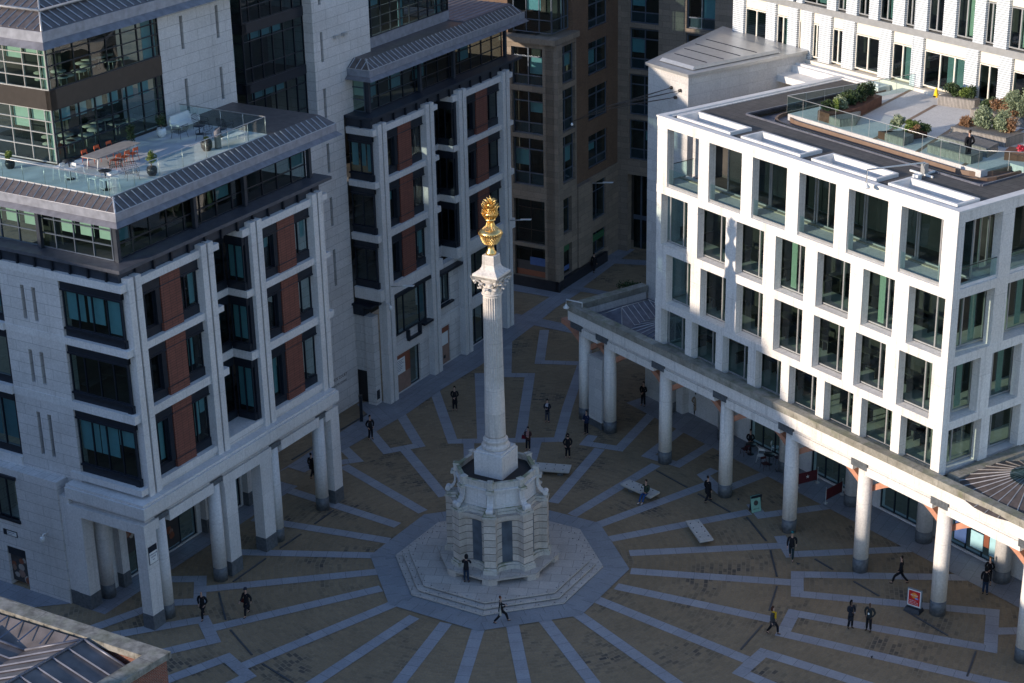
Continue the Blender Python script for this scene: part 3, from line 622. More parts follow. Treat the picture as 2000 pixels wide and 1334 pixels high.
# rear roof wing
MB().hull([L2(14.9,2,25.1),L2(22.1,2,25.1),L2(22.1,10.4,25.1),L2(14.9,10.4,25.1)],[L2(14.9,2,25.25),L2(21.8,2,25.25),L2(21.8,10.4,25.25),L2(14.9,10.4,25.25)]).build('rear_roof',LEAD,B2)
mb=MB(); y=2.3
while y<10.3: mb.tube([L2(15,y,25.27),L2(21.7,y,25.27)],.035,4); y+=.55
mb.build('roof_rib',LEADF,B2)
MB().box(L2,1.2,22,3.2,10.3,25.0,25.12).build('roof_deck',LEAD,B2)
MB().box(L2,.9,22,2.9,10.4,8,23.9).build('rear_mass',INT,B2) if 0 else MB().box(L2,18.9,19.3,1.2,10,0,21.3).build('end_wall',ST,B2)
# ================= right white building with arcade =================
uvang(124.2)
B3=thing('office_building','white stone grid fronted block on a round columned arcade, sunlit on the right','building',RF(15,6,0))
R=RF; SR=lambda s,t,z:RF(7.03+t,s,z)     # right-hand side plane, s runs back, t inward
ROWS=[(8.45,11.15,[(31.72,31.12),(28.7,28.07),(25.75,25.1),(22.75,22.05),(19.8,19.1),(16.75,16.1),(13.75,13.1),(10.7,10.05),(7.66,7.03)]),
 (11.65,14.98,[(31.72,30.7),(28.3,27.35),(24.95,23.98),(21.6,20.6),(18.2,17.25),(14.75,13.85),(11.5,10.5),(8.05,7.03)]),
 (15.52,18.92,[(31.72,31.27),(28.69,27.73),(25.1,24.15),(21.7,20.7),(18.2,17.2),(14.55,13.55),(11.15,10.1),(7.5,7.03)]),
 (19.45,23.25,[(31.72,30.76),(27.76,26.8),(23.85,22.9),(19.97,18.95),(16.0,15.0),(12.0,11.02),(8.03,7.03)])]
SIDEP=[[(.35,.74),(3.61,4.3),(6.9,7.6),(10.2,10.9)],[(.35,.85),(3.1,4.05),(6.5,7.5),(9.9,10.9)],[(.35,.92),(3.77,4.8),(7.6,8.6),(11.4,12.4)],[(.35,.62),(3.88,4.85),(7.9,8.9),(11.9,12.9)]]
DP=.55
for k,(z0,z1,ps) in enumerate(ROWS):
    for (b,a) in ps:
        MB().box(R,a,b,.35,.35+DP,z0-.01,z1+.01).build('pier',WST,B3)
    for (a,b) in SIDEP[k][1:]:
        MB().box(SR,a,b,0,DP,z0-.01,z1+.01).build('pier',WST,B3)
    MB().box(SR,.35+DP,max(SIDEP[k][0][1],.36+DP),0,DP,z0,z1).build('corner_return',WST,B3) if SIDEP[k][0][1]>.35+DP else None
    gd=2.3 if k==3 else .95
    if k==3: gs=1.6
    else: gs=.8
    # glazing bays follow the openings
    ed=[(ps[i][1],ps[i+1][0]) for i in range(len(ps)-1)]
    for i,(b,a) in enumerate(ed):
        if k==3:
            if i==0: continue
            window(B3,R,a-.45,b+.45,z0+.12,z1-.1,gd,mull=(.52,) if i!=3 else (.3,.75),fm=FRL,gm=GLD,f=.09,blind=())
        else:
            bl=[]; r=random.random()
            o=window(B3,R,a-.3,b+.3,z0+.05,z1-.05,gd,mull=(.42,),fm=FRL,f=.08,mw=.09,gm=GLR)
            if k==2 and 2<=i<=6 or k==1 and random.random()<.15:
                mb=MB(); x0=a+(b-a)*.62 if i%2 else a+(b-a)*.05; n=10
                P=[(x0+j*.055,gd+.3+.04*(j%2)) for j in range(n)]
                for (xa,ta),(xb,tb) in zip(P[:-1],P[1:]): mb.quad(R(xa,ta,z0+.1),R(xb,tb,z0+.1),R(xb,tb,z1-.1),R(xa,ta,z1-.1))
                mb.build('curtain',CUR,o)
            elif r<.4: MB().box(R,a,a+(b-a)*.45,gd+.5,gd+.53,z0+.6,z1).build('blind',PW,o)
    sp=SIDEP[k]
    for i in range(len(sp)-1):
        a,b=sp[i][1],sp[i+1][0]
        o=window(B3,SR,a-.1 if i else 1.0,b+.3,z0+.05,z1-.05,gs,mull=(.4,),fm=FRL,f=.08,mw=.09,gm=GLR)
        if k in (1,2):
            mb=MB(); P=[(b-.7+j*.06,gs+.25+.04*(j%2)) for j in range(9)]
            for (xa,ta),(xb,tb) in zip(P[:-1],P[1:]): mb.quad(SR(xa,ta,z0+.1),SR(xb,tb,z0+.1),SR(xb,tb,z1-.1),SR(xa,ta,z1-.1))
            mb.build('curtain',CUR,o)
    window(B3,lambda s,t,z:RF(31.2-t,s,z),gd,5.5,z0,z1,.1,fm=FRL,gm=GLS) if k<3 else None
# bands between storeys
for z0,z1 in ((11.15,11.65),(14.98,15.52),(18.92,19.45),(23.25,23.85)):
    d=.62
    mb=MB(); mb.prism([R(*p,0)[:2] for p in ((31.74,.33),(7.01,.33),(7.01,16),(7.01+d,16),(7.01+d,.33+d),(31.74-.0,.33+d))],z0,z1)
    mb.build('storey_band',WST,B3)
    if z1<20:
        mb=MB(); mb.prism([R(*p,0)[:2] for p in ((31.72,.95),(7.63,.95),(7.63,16),(9.4,16),(9.4,2.9),(31.72,2.9))],z0+.08,z1-.03 if z1<19 else z1+.02); mb.build('ledge_slab',CON,B3)
        MB().box(R,9.5,31.2,2.95,15,z0+.1,z1-.05).build('office_floor',INF,B3)
mb=MB(); rr=random.Random(9)
for z in (8.5,11.65,15.5):
    for i in range(16): x=rr.uniform(9.5,30); y=rr.uniform(1.9,3.4); mb.box(R,x,x+1.5,y,y+.7,z+.7,z+.75); mb.box(R,x,x+.05,y,y+.7,z,z+.7); mb.box(R,x+1.4,x+1.45,y,y+.7,z,z+.7)
mb.build('office_desk',INF,B3)
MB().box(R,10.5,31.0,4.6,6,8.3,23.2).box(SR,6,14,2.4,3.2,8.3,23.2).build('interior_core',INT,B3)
MB().box(R,7.3,31.5,.6,16,8.2,8.42).build('roof_slab',CON,B3)
# top storey balconies
mb=MB(); MB().box(R,7.65,31.7,.95,2.3,19.42,19.5).build('balcony_floor',DK2,B3)
MB().box(R,8,31.5,2.05,2.28,19.5,19.56).build('gravel_strip',GRV,B3)
MB().box(SR,1.0,16,.62,1.5,19.42,19.5).build('balcony_floor',DK2,B3)
ps=ROWS[3][2]
for i in range(len(ps)-1):
    b,a=ps[i][1],ps[i+1][0]
    o=MB().box(R,a,b,.50,.56,19.45,19.62).build('balcony_shoe',FRL,B3); MB().quad(R(a,.53,19.6),R(b,.53,19.6),R(b,.53,20.6),R(a,.53,20.6)).quad(R((a+b)/2,.52,19.6),R((a+b)/2+.02,.52,19.6),R((a+b)/2+.02,.52,20.6),R((a+b)/2,.52,20.6)).build('balcony_glass',GLC,o)
for (a,b) in ((.62,3.88),(4.85,7.9)):
    o=MB().box(SR,a,b,.12,.2,19.45,19.62).build('balcony_shoe',CON,B3); MB().quad(SR(a,.16,19.6),SR(b,.16,19.6),SR(b,.16,20.6),SR(a,.16,20.6)).build('balcony_glass',GLC,o); MB().tube([SR(a,.16,20.6),SR(b,.16,20.6)],.025,5).build('handrail',FRG,o)
o=MB().box(lambda s,t,z:RF(31.6-t,s,z),.9,2.6,0,.06,19.45,19.6).build('balcony_shoe',FRL,B3); MB().quad(R(31.5,.9,19.6),R(31.5,3.2,19.6),R(31.5,3.2,20.6),R(31.5,.9,20.6)).build('balcony_glass',GLC,o)
MB().tube([R(31.5,.9,20.6),R(31.5,3.2,20.6)],.025,5).build('handrail',FRG,o)
# left flank wall
mb=MB(); wall(mb,lambda s,t,z:RF(31.72-t,s,z),3.3,17,8.4,23.25,0,.6,[]); mb.build('flank_wall',WSB,B3)
MB().box(lambda s,t,z:RF(31.72-t,s,z),.95,17,0,.62,23.25,23.85).build('storey_band',WST,B3)
# roof: coping, slate, skylights, track rails
SK=[(30.6,25.65),(24.7,19.6),(18.7,13.58),(12.7,7.72)]
def pz(pts,z0,z1,mat,name,par): return MB().prism([R(*p,0)[:2] for p in pts],z0,z1).build(name,mat,par)
pz(((31.78,.28),(6.97,.28),(6.97,16.2),(7.5,16.2),(7.5,.72),(31.78,.72)),23.85,23.95,CON,'coping',B3)
pz(((31.78,.72),(31.3,.72),(31.3,16.2),(31.78,16.2)),23.85,23.95,CON,'coping',B3)
mb=MB(); wall(mb,lambda s,t,z:RF(s,z-0,t),7.5,31.3,.72,5.2,23.7,23.8,[(b,a,.95,2.75) for a,b in SK]) if 0 else None
mb=MB()
xs=[7.5]+[v for a,b in reversed(SK) for v in (b,a)]+[31.3]
mb.box(R,7.5,31.3,.72,.98,23.6,23.8); mb.box(R,7.5,31.3,2.72,5.0,23.6,23.8)
for i in range(0,len(xs),2): mb.box(R,xs[i],xs[i+1],.98,2.72,23.6,23.8)
mb.box(R,28.6,31.3,5.0,16.2,23.6,23.8); mb.box(R,7.5,9.6,5.0,16.2,23.6,23.8)
mb.build('slate_roof',FELT,B3)
for a,b in SK:
    mb=MB(); 
    for (x0,x1,y0,y1) in ((b,a,.98,1.16),(b,a,2.56,2.74),(b,b+.18,1.16,2.56),(a-.18,a,1.16,2.56)): mb.box(R,x0,x1,y0,y1,23.3,24.02)
    mb.box(R,b+.18,a-.18,1.16,2.56,23.28,23.36)
    mb.build('roof_lightwell',CON,B3)
MB().box(R,9.6,28.6,5.0,16.9,23.3,23.45).box(R,9.6,28.6,4.9,5.0,23.6,23.9).box(R,28.6,28.7,5.0,16.5,23.6,23.9).box(R,9.5,9.6,5.0,16.9,23.6,23.9).build('gutter_bed',LEAD,B3)
def rounded(pts,r,n=6):
    out=[]
    for i,p in enumerate(pts):
        if i in (0,len(pts)-1): out.append(p); continue
        p=Vector(p); a=(Vector(pts[i-1])-p).normalized(); b=(Vector(pts[i+1])-p).normalized()
        A=p+a*r; B=p+b*r
        for k in range(n+1): t=k/n; out.append(tuple(A*(1-t)**2+p*2*t*(1-t)+B*t*t))
    return out
def track(pts,wd,z0,z1,mat,name,par):
    P=[Vector(R(x,y,0)[:2]) for x,y in pts]; L_,Rr=[],[]
    for i,p in enumerate(P):
        d=(P[min(i+1,len(P)-1)]-P[max(i-1,0)]).normalized(); n=Vector((-d.y,d.x))*wd/2; L_.append(p+n); Rr.append(p-n)
    mb=MB()
    for i in range(len(P)-1):
        q=[L_[i],L_[i+1],Rr[i+1],Rr[i]]; mb.prism([tuple(v) for v in q],z0,z1)
    return mb.build(name,mat,par)
TB=plain('brown_track',(.20,.13,.09),.6); 
track(rounded([(27.9,16.6),(27.9,5.8),(10.5,5.8),(10.5,16.6)],2.2),.13,23.4,23.66,TB,'gantry_track',B3)
track(rounded([(27.2,16.6),(27.2,6.55),(11.2,6.55),(11.2,16.6)],1.8),.12,23.4,23.75,TB,'gantry_track',B3)
MB().box(R,11.3,26.9,6.9,17.3,23.5,23.9).box(R,4,11.3,9.3,17.3,23.5,23.9).build('terrace_deck',DK2,B3)
mb=MB()
for a,b,c_,d in ((22.57,15.54,19.5,6.9),(19.26,15.0,16.1,6.9),(26.2,17.2,23.0,8.0),(15.5,15.4,12.6,6.9)):
    A=Vector((a,b)); Bv=Vector((c_,d)); n=(Bv-A).normalized(); n=Vector((-n.y,n.x))*.13
    mb.quad(*[R(q.x,q.y,23.906) for q in (A+n,Bv+n,Bv-n,A-n)])
mb.build('deck_drain',TB,B3)
g=MB(); P=[(26.0,17.2),(27.1,7.0),(11.6,7.0),(9.2,9.2),(4,9.2)]
for (x0,y0),(x1,y1) in zip(P[:-1],P[1:]): g.quad(R(x0,y0,23.85),R(x1,y1,23.85),R(x1,y1,25.0),R(x0,y0,25.0))
o=MB(); 
for (x0,y0),(x1,y1) in zip(P[:-1],P[1:]):
    o.tube([R(x0,y0,25.0),R(x1,y1,25.0)],.025,5); n=int(math.hypot(x1-x0,y1-y0)/1.4)
    for i in range(n+1): t=i/n; p=R(x0+(x1-x0)*t,y0+(y1-y0)*t,0); o.tube([(p[0],p[1],23.9),(p[0],p[1],24.98)],.012,4)
o=o.build('balustrade_rail',FRL,B3); g.build('balustrade_glass',GLC,o)
# arcade ------------------------------------------------
cu=[.25,6.43,12.58,18.74,24.75,30.86,36.89,39.75]
for u in cu+[-5.9]:
    p=R(u,.45+.006*u,0); r=.45
    MB().lathe(p[0],p[1],[(r,.9),(r*.99,4),(r*.92,6.98)],28).build('column',WST,B3); MB().lathe(p[0],p[1],[(r+.012,0),(r+.012,.9)],28).build('column_base',DKS,B3)
    MB().box(R,u-.62,u+.62,-.12,1.0,6.98,7.42).build('column_capital',FRL if 0 else DKS,B3)
mb=MB(); cc=sorted(cu+[-5.9])
for a,b in zip(cc[:-1],cc[1:]): mb.box(R,a+.50,b-.50,-.08,.85,6.68,7.2)
mb.builds('arcade_beam',WST,B3)
MB().box(R,-7,40.3,.02,1.1,7.2,7.55).build('arcade_frieze',STP,B3)
ENT=[(40.45,-.28),(-7,-.28),(-7,.35),(39.9,.35),(39.9,6.3),(40.45,6.3)]
pz(ENT,7.55,8.28,WST,'arcade_fascia',B3); 
pz([(40.55,-.36),(-7,-.36),(-7,.28),(39.85,.28),(39.85,6.4),(40.55,6.4)],8.28,8.72,COP,'arcade_coping',B3)
pz([(31.7,.28),(7.1,.28),(7.1,.9),(31.7,.9)],8.28,8.5,COP,'arcade_coping',B3)
MB().box(R,-7,40.2,.35,7.2,7.42,7.5).build('arcade_ceiling',STP,B3)
# terracotta arch ribs behind the beam
for u in cu:
    for sgn in (1,):
        mb=MB(); n=10
        def arc(x0,x1,z0_,z1_,t0=.86,t1=1.25,th=.28):
            P=[(x0+(x1-x0)*i/n, z0_+(z1_-z0_)*math.sin(math.pi/2*i/n)) for i in range(n+1)]
            for (xa,za),(xb,zb) in zip(P[:-1],P[1:]):
                mb.hull([R(xa,t0,za),R(xb,t0,zb),R(xb,t1,zb),R(xa,t1,za)],[R(xa,t0,za+th),R(xb,t0,zb+th),R(xb,t1,zb+th),R(xa,t1,za+th)])
        arc(u+.3,u+3.05,4.9,6.25,.9,1.4,.4); arc(u-.03,u-3.05,5.1,6.4,.9,1.4,.4)
        mb.build('arch_rib',TCR,B3)
for u in (6.7,12.8,18.9,25,31.1,37.1):
    p=R(u,6.2,0); MB().lathe(p[0],p[1],[(.5,.8),(.48,7.4)],24).build('inner_column',STP,B3); MB().lathe(p[0],p[1],[(.515,0),(.515,.8)],24).build('column_base',DKS,B3)
sh=[(2.0,5.4),(7.9,11.7),(14,17.4),(20,23.6),(26,29.6)]
mb=MB(); wall(mb,R,-7,39.9,0,7.4,7.1,7.6,[(a,b,.15,3.6) for a,b in sh]); mb.build('arcade_wall',STP,B3)
for i,(a,b) in enumerate(sh): window(B3,R,a,b,.15,3.6,7.2,mull=(.33,.66),gm=GLD)
for a,b,z0,z1,m in ((10.3,11.2,.6,2.0,PB),(9.0,9.95,.6,1.7,BLD),(8.0,8.5,.6,1.9,BLD),(8.55,8.95,1.0,2.1,PR)): MB().box(R,a,b,7.12,7.17,z0,z1).builds('shop_poster',m,B3)
BUL=plain('neon_lamps',(.3,.5,1),emit=((.3,.5,1),8),var=0)
mb=MB()
for i in range(7): mb.lathe(*R(9.2-.13*i,7.08,0)[:2],[(.03,2.1),(.03,2.14)],6)
mb.build('neon_lamps',BUL,B3)
MB().box(R,-7,-6.5,.4,7.2,0,7.4).build('arcade_wall',STP,B3)
# pavilion roof over the arcade end
pz([(39.85,.28),(31.75,.28),(31.75,6.4),(39.85,6.4)],7.5,7.75,LEAD,'pavilion_gutter',B3)
mb=MB(); A=[(39.2,1.0),(36.0,1.0),(36.0,6.0),(39.2,6.0)]
lo=[R(x,y,7.8) for x,y in A]; rg=[R(37.6,2.2,8.75),R(37.6,4.6,8.75)]
mb.add(lo+rg,[(0,1,4),(1,2,5,4),(2,3,5),(3,0,4,5),(3,2,1,0)]); hr=mb.build('hipped_roof',LEAD,B3)
mb=MB(); mb.tube(rg,.04,5)
for c_,g_ in ((0,0),(1,0),(2,1),(3,1)): mb.tube([lo[c_],rg[g_]],.04,5)
for i in range(6):
    y=2.2+i*.48; mb.tube([R(39.2,y,7.82),R(37.6,y,8.77)],.025,4); mb.tube([R(36.0,y,7.82),R(37.6,y,8.77)],.025,4)
mb.build('roof_rib',ZRB,hr)
def fan(cu_,cv,r,z0,z1,par,a0,a1,n,knob):
    mb=MB(); c=R(cu_,cv,0); P=[(c[0]+r*math.cos(a0+(a1-a0)*i/n),c[1]+r*math.sin(a0+(a1-a0)*i/n)) for i in range(n+1)]
    for p,q in zip(P[:-1],P[1:]): mb.add([(p[0],p[1],z0),(q[0],q[1],z0),(c[0],c[1],z1)],[(0,1,2)])
    o=mb.build('fan_roof',ZRF if knob else LEAD,par); mb=MB()
    for p in P: mb.tube([(p[0],p[1],z0+.03),(c[0],c[1],z1+.03)],.035,4)
    mb.build('roof_rib',ZRB,o)
    if knob: MB().lathe(c[0],c[1],[(1.25,z1-.52),(1.2,z1-.25),(.6,z1-.02),(.05,z1+.1)],20).build('glass_lantern',GLD,o)
fan(33.5,3.6,3.0,7.85,8.9,B3,0,2*math.pi,26,False)
fan(2.9,3.2,3.9,8.3,9.6,B3,0,2*math.pi,30,True)
MB().box(R,-7,7.0,.3,7,7.6,8.32).build('pavilion_roof_bed',COP,B3)
MB().box(R,6.2,7.0,1.0,7,8.32,8.5).build('parapet_ledge',COP,B3)
# end pier slab of the arcade
o=MB().box(R,37.45,38.9,.35,1.5,.5,5.3).build('arcade_end_slab',WSB,B3); MB().box(R,37.42,38.93,.32,1.53,0,.5).build('slab_base',DKS,o)
# ---------- rear tower ----------
TW=thing('stair_tower','blank pale stone stair tower with a grey metal roof, left behind the white grid block','tower',RF(38,9,0))
tp=[(40.24,6.55),(36.0,6.5),(36.0,17.2),(45.2,17.6)]
pz(tp,0,24.55,WSB,'tower_wall',TW)
pz([(40.4,6.4),(35.85,6.35),(35.85,17.2),(45.4,17.8)],24.55,24.75,FRL,'tower_coping',TW)
MB().hull([R(*p,24.8) for p in ((40.0,7.3),(36.5,7.3),(36.5,15.2),(43.6,15.6))],[R(*p,25.0) for p in ((39.9,7.5),(36.6,7.5),(36.6,15.1),(43.3,15.4))]).build('metal_roof',FRL,TW)
mb=MB()
for v in (8.8,10.3,11.8,13.3): 
    a=36.9; b=39.9+(v-7)*.42-.4
    while a<b: mb.box(R,a,a+.06,v,v+.08,25.0,25.03); a+=.12
mb.build('roof_perforation',FRM,TW)
# wire strut bracket on the tower
br=thing('flagpole_bracket','spidery steel strut bracket projecting from the blank stone tower','bracket',R(37.2,6.45,23))
tip=Vector(R(41.8,1.2,21.2)); mid=Vector(R(40.2,3.4,22.2))
mb=MB()
for p in ((37.68,6.5,23.51),(36.74,6.45,23.5),(37.21,6.45,22.94)):
    A=Vector(R(*p)); mb.tube([A,mid+Vector((0,0,.12 if p[2]>23 else -.12)),tip],.022,5); mb.tube([A,mid],.018,5)
    d=Vector(R(0,-1,0))-Vector(R(0,0,0)); mb.tube([A-d*.05,A+d*.12],.11,10)
mb.build('strut',FRG,br); MB().lathe(tip.x,tip.y,[(.02,tip.z-.3),(.09,tip.z-.22),(.05,tip.z-.1)],8).build('finial',WHT,br)
# ---------- louvred office behind ----------
B4=thing('office_building','sunlit office block faced with white louvre panels behind the roof terrace','building',RF(22,18,0))
Pv=17.4; RL=lambda s,t,z:RF(s,Pv+t,z)
MB().box(RL,-12,43.9,.5,.8,20,24.25).box(RL,-12,43.9,-.25,.5,23.5,24.1).builds('base_wall',CRM,B4)
wallcols=[(43.75,42.64),(40.29,39.35),(38.09,37.15),(36.68,35.74),(34.99,33.86),(32.74,31.67),(29.37,28.31),(26.5,25.54),(21.98,20.97),(19.3,18.29),(16.2,15.2),(13.2,12.2),(10.1,9.1),(7.1,6.1),(4,3)]
up=[(42.6,41.6),(40.3,39.3),(38.69,37.63),(37.3,36.72),(34.34,33.48),(32.53,31.54),(30.43,29.61),(28.3,27.3),(26.41,25.37),(24.0,22.99),(21.5,20.66),(19.85,18.84),(17.2,16.2),(14.2,13.2),(11.1,10.1),(8.1,7.1),(5,4)]
for zc,(z0,z1,cl) in enumerate(((24.15,27.4,wallcols),(27.85,31.3,up),(31.75,35.2,wallcols))):
    for b,a in cl:
        MB().box(RL,a,b,-.12,.15,z0,z1).build('louvre_panel',LOUV,B4)
    for (b0,a0),(b1,a1) in zip(cl[:-1],cl[1:]):
        a,b=b1,a0
        if b-a<.35: continue
        door= zc==0 and abs(a-21.98)<.1
        MB().box(RL,a,b,.12,.3,z1-.75,z1).build('clad_panel',CRM,B4)
        if b-a>2.0: 
            lw=.75; MB().box(RL,b-lw,b,.05,.2,z1-.75 if 0 else z0+1.5,z1-.1).build('louvre_panel',LOUV,B4) if 0 else None
        window(B4,RL,a,b,z0+.12,z1-.78,.1,mull=(.5,) if b-a<3 else (.28,.62),fm=CRM if zc==0 else FRL,f=.08,mw=.10,gm=GLD if random.random()<.5 else GLR,blind=[(.05,.5,.05,1)] if random.random()<.55 else (),bm=CUR)
MB().box(RL,-12,43.9,-.05,.7,27.4,27.85).box(RL,-12,43.9,-.05,.7,31.3,31.75).builds('floor_band',FRL,B4)
MB().box(RL,-12,43.7,.9,6,27.5,27.75).box(RL,-12,43.7,.9,6,31.4,31.6).box(RL,-12,43.7,.9,6,23.9,24.05).build('office_floor',INF,B4)
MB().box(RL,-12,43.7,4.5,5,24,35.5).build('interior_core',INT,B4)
MB().box(lambda s,t,z:RF(43.9-t,s,z),Pv,Pv+9,0,.4,20,35.5).build('end_wall',LOUV,B4)
MB().box(RL,-12,43.7,.5,9,35.2,35.8).build('roof_slab',LEAD,B4)
MB().box(R,27.9,46,15.9,17.0,22.5,23.9).box(R,31.8,36,14.5,15.9,23.0,23.45).build('low_roof',CON,B4)
MB().box(R,28.2,43,16.2,16.4,23.9,24.02).build('gantry_track',CON,B4)
# ================= brown brick building at the back =================
uvang(58.44)
B5=thing('office_building','dark brown brick and sandstone office block across the rear of the square','building',LF(64,12,0))
SA=lambda s,t,z:LF(58.15+t,s,z); FA=lambda s,t,z:LF(s,6.45+t,z); SW=lambda s,t,z:LF(70.0+t,s,z)
GLB=GLS
# left face: windows column v 7.4..10.4
fl=[(17.45,20.6),(13.4,16.98),(9.0,13.05)]
h=[(7.5,10.4,a,b) for a,b in fl]+[(7.45,10.4,3.9,7.75),(7.45,10.4,.95,3.6)]
mb=MB(); wall(mb,SA,6.1,11.2,0,21.0,0,.8,h); mb.build('sandstone_bay',SND,B5)
MB().box(SA,11.2,30,.9,1.6,0,40).build('brick_wall',BBR,B5)
MB().prism([LF(*p,0)[:2] for p in ((57.9,6.2),(62.1,6.2),(62.1,8.5),(59,8.5),(59,11.4),(57.9,11.4))],21.0,21.45).build('stone_cornice',SND,B5)
def bwin(T,a,b,z0,z1,t=.25):
    window(B5,T,a,b,z0,z1,t,mull=(.5,),trans=(.26,.76),fm=FRB,gm=GLB,f=.09,mw=.09,blind=[(0,.5,random.choice((.3,.5,.26)),.76)] if random.random()<.55 else ([(0.5,1,.4,.76)] if random.random()<.6 else ()),bm=BLD)
    MB().box(T,a+.09,b-.09,t+.12,t+.16,z0+.1,z0+(z1-z0)*.25).build('spandrel_glass',FRB,B5)
for a,b in fl: bwin(SA,7.5,10.4,a,b)
window(B5,SA,7.45,10.4,3.9,7.75,.3,mull=(.5,),trans=(.8,.3),fm=FRG,gm=GLD); window(B5,SA,7.45,10.4,.95,3.6,.25,mull=(.5,),fm=FRG,gm=GLD)
# shop graphic on the ground bay
gr=MB().box(SA,7.55,10.3,.18,.2,1.0,1.5).builds('window_graphic',PR,B5); MB().box(SA,7.55,10.3,.182,.2,1.5,2.3).builds('window_graphic',PK,B5); MB().box(SA,7.55,9.0,.17,.18,2.0,2.7).builds('window_graphic',PB,B5)
MB().box(SA,6.0,11.2,-.12,.05,0,.93).box(FA,58.03,66.9,-.35,-.05,0,.93).builds('granite_plinth',BLK,B5)
# front-right face
mb=MB(); wall(mb,FA,58.15,61.95,.0,21.0,-.0,.8,[(58.9,61.7,a,b) for a,b in fl]+[(58.6,61.0,4.6,7.7),(58.6,61.0,.95,3.6)]); mb.build('sandstone_bay',SND,B5)
for a,b in fl: bwin(FA,58.9,61.7,a,b)
window(B5,FA,58.6,61.0,4.6,7.7,.3,mull=(.5,),trans=(.7,),fm=FRB,gm=GLD); window(B5,FA,58.6,61.0,.95,3.6,.3,mull=(.3,.6),fm=FRG,gm=GLD)
MB().box(FA,58.65,60.95,.25,.27,2.9,3.45).builds('window_graphic',PG,B5); MB().box(FA,58.65,60.95,.25,.27,1.2,1.6).builds('window_graphic',PB,B5)
bh=[(64.65,68.1,a,b) for a,b in ((20.9,23.5),(17.0,19.8),(13.1,15.9),(8.9,11.8))]
mb=MB(); wall(mb,FA,61.95,70,8.15,40,.35,1.0,bh); mb.build('brick_wall',BBR,B5)
mb=MB(); wall(mb,FA,61.95,64.45,0,8.15,-.15,1.0); wall(mb,FA,64.45,70,0,8.15,.25,1.0,[(64.6,67.6,.95,3.0),(64.6,67.6,4.1,7.5)]); mb.build('sandstone_base',SND,B5)
for a,b,c_,d in bh: bwin(FA,a,b,c_,d,.5)
for z0,z1 in ((.95,3.0),(4.1,7.5)): window(B5,FA,64.6,67.6,z0,z1,.4,mull=(.5,),trans=(.75,),fm=FRB,gm=GLD)
MB().box(FA,64.65,67.55,.38,.4,2.1,2.7).builds('window_graphic',PG,B5)
# glass oriel above the cornice
OR=lambda s,t,z:LF(58.9+t,s,z); 
for z0,z1 in ((21.7,25.2),(25.5,29),(29.3,33)):
    window(B5,OR,7.0,10.6,z0,z1,0,mull=(.33,.66),trans=(.3,),fm=FRB,gm=GLS,blind=[(.3,.66,.5,1)]); window(B5,lambda s,t,z:LF(s,7.0+t,z),58.9,61.6,z0,z1,0,mull=(.6,.75),trans=(.3,),fm=FRB,gm=GLS)
    MB().box(LF,58.9,61.6,7.0,10.6,z1,z1+.3).build('oriel_slab',FRB,B5)
MB().box(LF,61.6,62.5,8,12,20,38).build('interior_core',INT,B5); MB().box(LF,59.8,62,8.6,11.2,0,21).build('interior_core',INT,B5)
MB().box(SA,11.19,14,.3,.9,25,26.4).build('high_window',FRM,B5)
# right wing facing the viewer
mb=MB(); wall(mb,SW,-14,6.8,7.2,40,0,.8,[(2.95,5.7,z,z+3.6) for z in (8.6,12.6,16.6,20.6,24.6,28.6)]+[(-2.2,.4,z,z+3.6) for z in (8.6,12.6,16.6,20.6,24.6,28.6)]+[(-7.5,-4.6,z,z+2.6) for z in (9,13,17,21,25,29)]); mb.box(SW,5.8,6.8,0,.8,0,7.2); mb.build('sandstone_wing',SND,B5)
for z in (8.6,12.6,16.6,20.6,24.6,28.6):
    bwin(SW,2.95,5.7,z,z+3.5); bwin(SW,-2.2,.4,z,z+3.5); bwin(SW,-7.5,-4.6,z+.4,z+3.0)
MB().box(SW,-6,5.8,1.3,1.5,0,7.2).build('entrance_glazing',GLD,B5); MB().box(SW,-6,5.8,1.25,1.35,2.7,3.1).box(SW,5.0,5.1,1.2,1.4,0,7.2).box(SW,3.2,3.3,1.2,1.4,0,7.2).box(SW,1.2,1.3,1.2,1.4,0,7.2).builds('entrance_frame',FRB,B5)
MB().box(SW,-14,-6,0,.8,0,7.2).build('sandstone_wing',SND,B5)
MB().box(SW,-14,30,3,3.5,0,40).build('interior_core',INT,B5)
# ================= near brick roof, lower left =================
CF=lambda s,t,z:(-13.23-s*.8294-t*.58,-33.98+s*.4934-t*.772,z)
B6=thing('brick_chapter_house','red brick building with a ribbed roof inside a lichen stained parapet, lower left','building',CF(8,6,0))
Hh=15.4
mb=MB(); P=[(0,0),(26,0),(26,22),(0,22)]
mb.prism([CF(x,y,0)[:2] for x,y in ((.1,.1),(26,.1),(26,.62),(.62,.62),(.62,22),(.1,22))],0,Hh-.28); mb.build('brick_wall',BRK,B6)
MB().prism([CF(x,y,0)[:2] for x,y in ((-.05,-.05),(26,-.05),(26,.75),(.75,.75),(.75,22),(-.05,22))],Hh-.28,Hh).build('parapet_coping',brick('lichen_coping',(.30,.285,.25),(.24,.225,.195),(.1,.09,.08),1.6,9,ms=.012,stain=.95,stcol=(.18,.17,.14),nscale=2.2,moss=.2),B6)
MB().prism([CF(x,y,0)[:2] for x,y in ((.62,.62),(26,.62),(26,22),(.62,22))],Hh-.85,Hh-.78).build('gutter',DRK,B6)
MB().prism([CF(x,y,0)[:2] for x,y in ((-.15,1.4),(.1,1.4),(.1,22),(-.15,22))],Hh-3.2,Hh-2.9).build('stone_string',STP,B6)
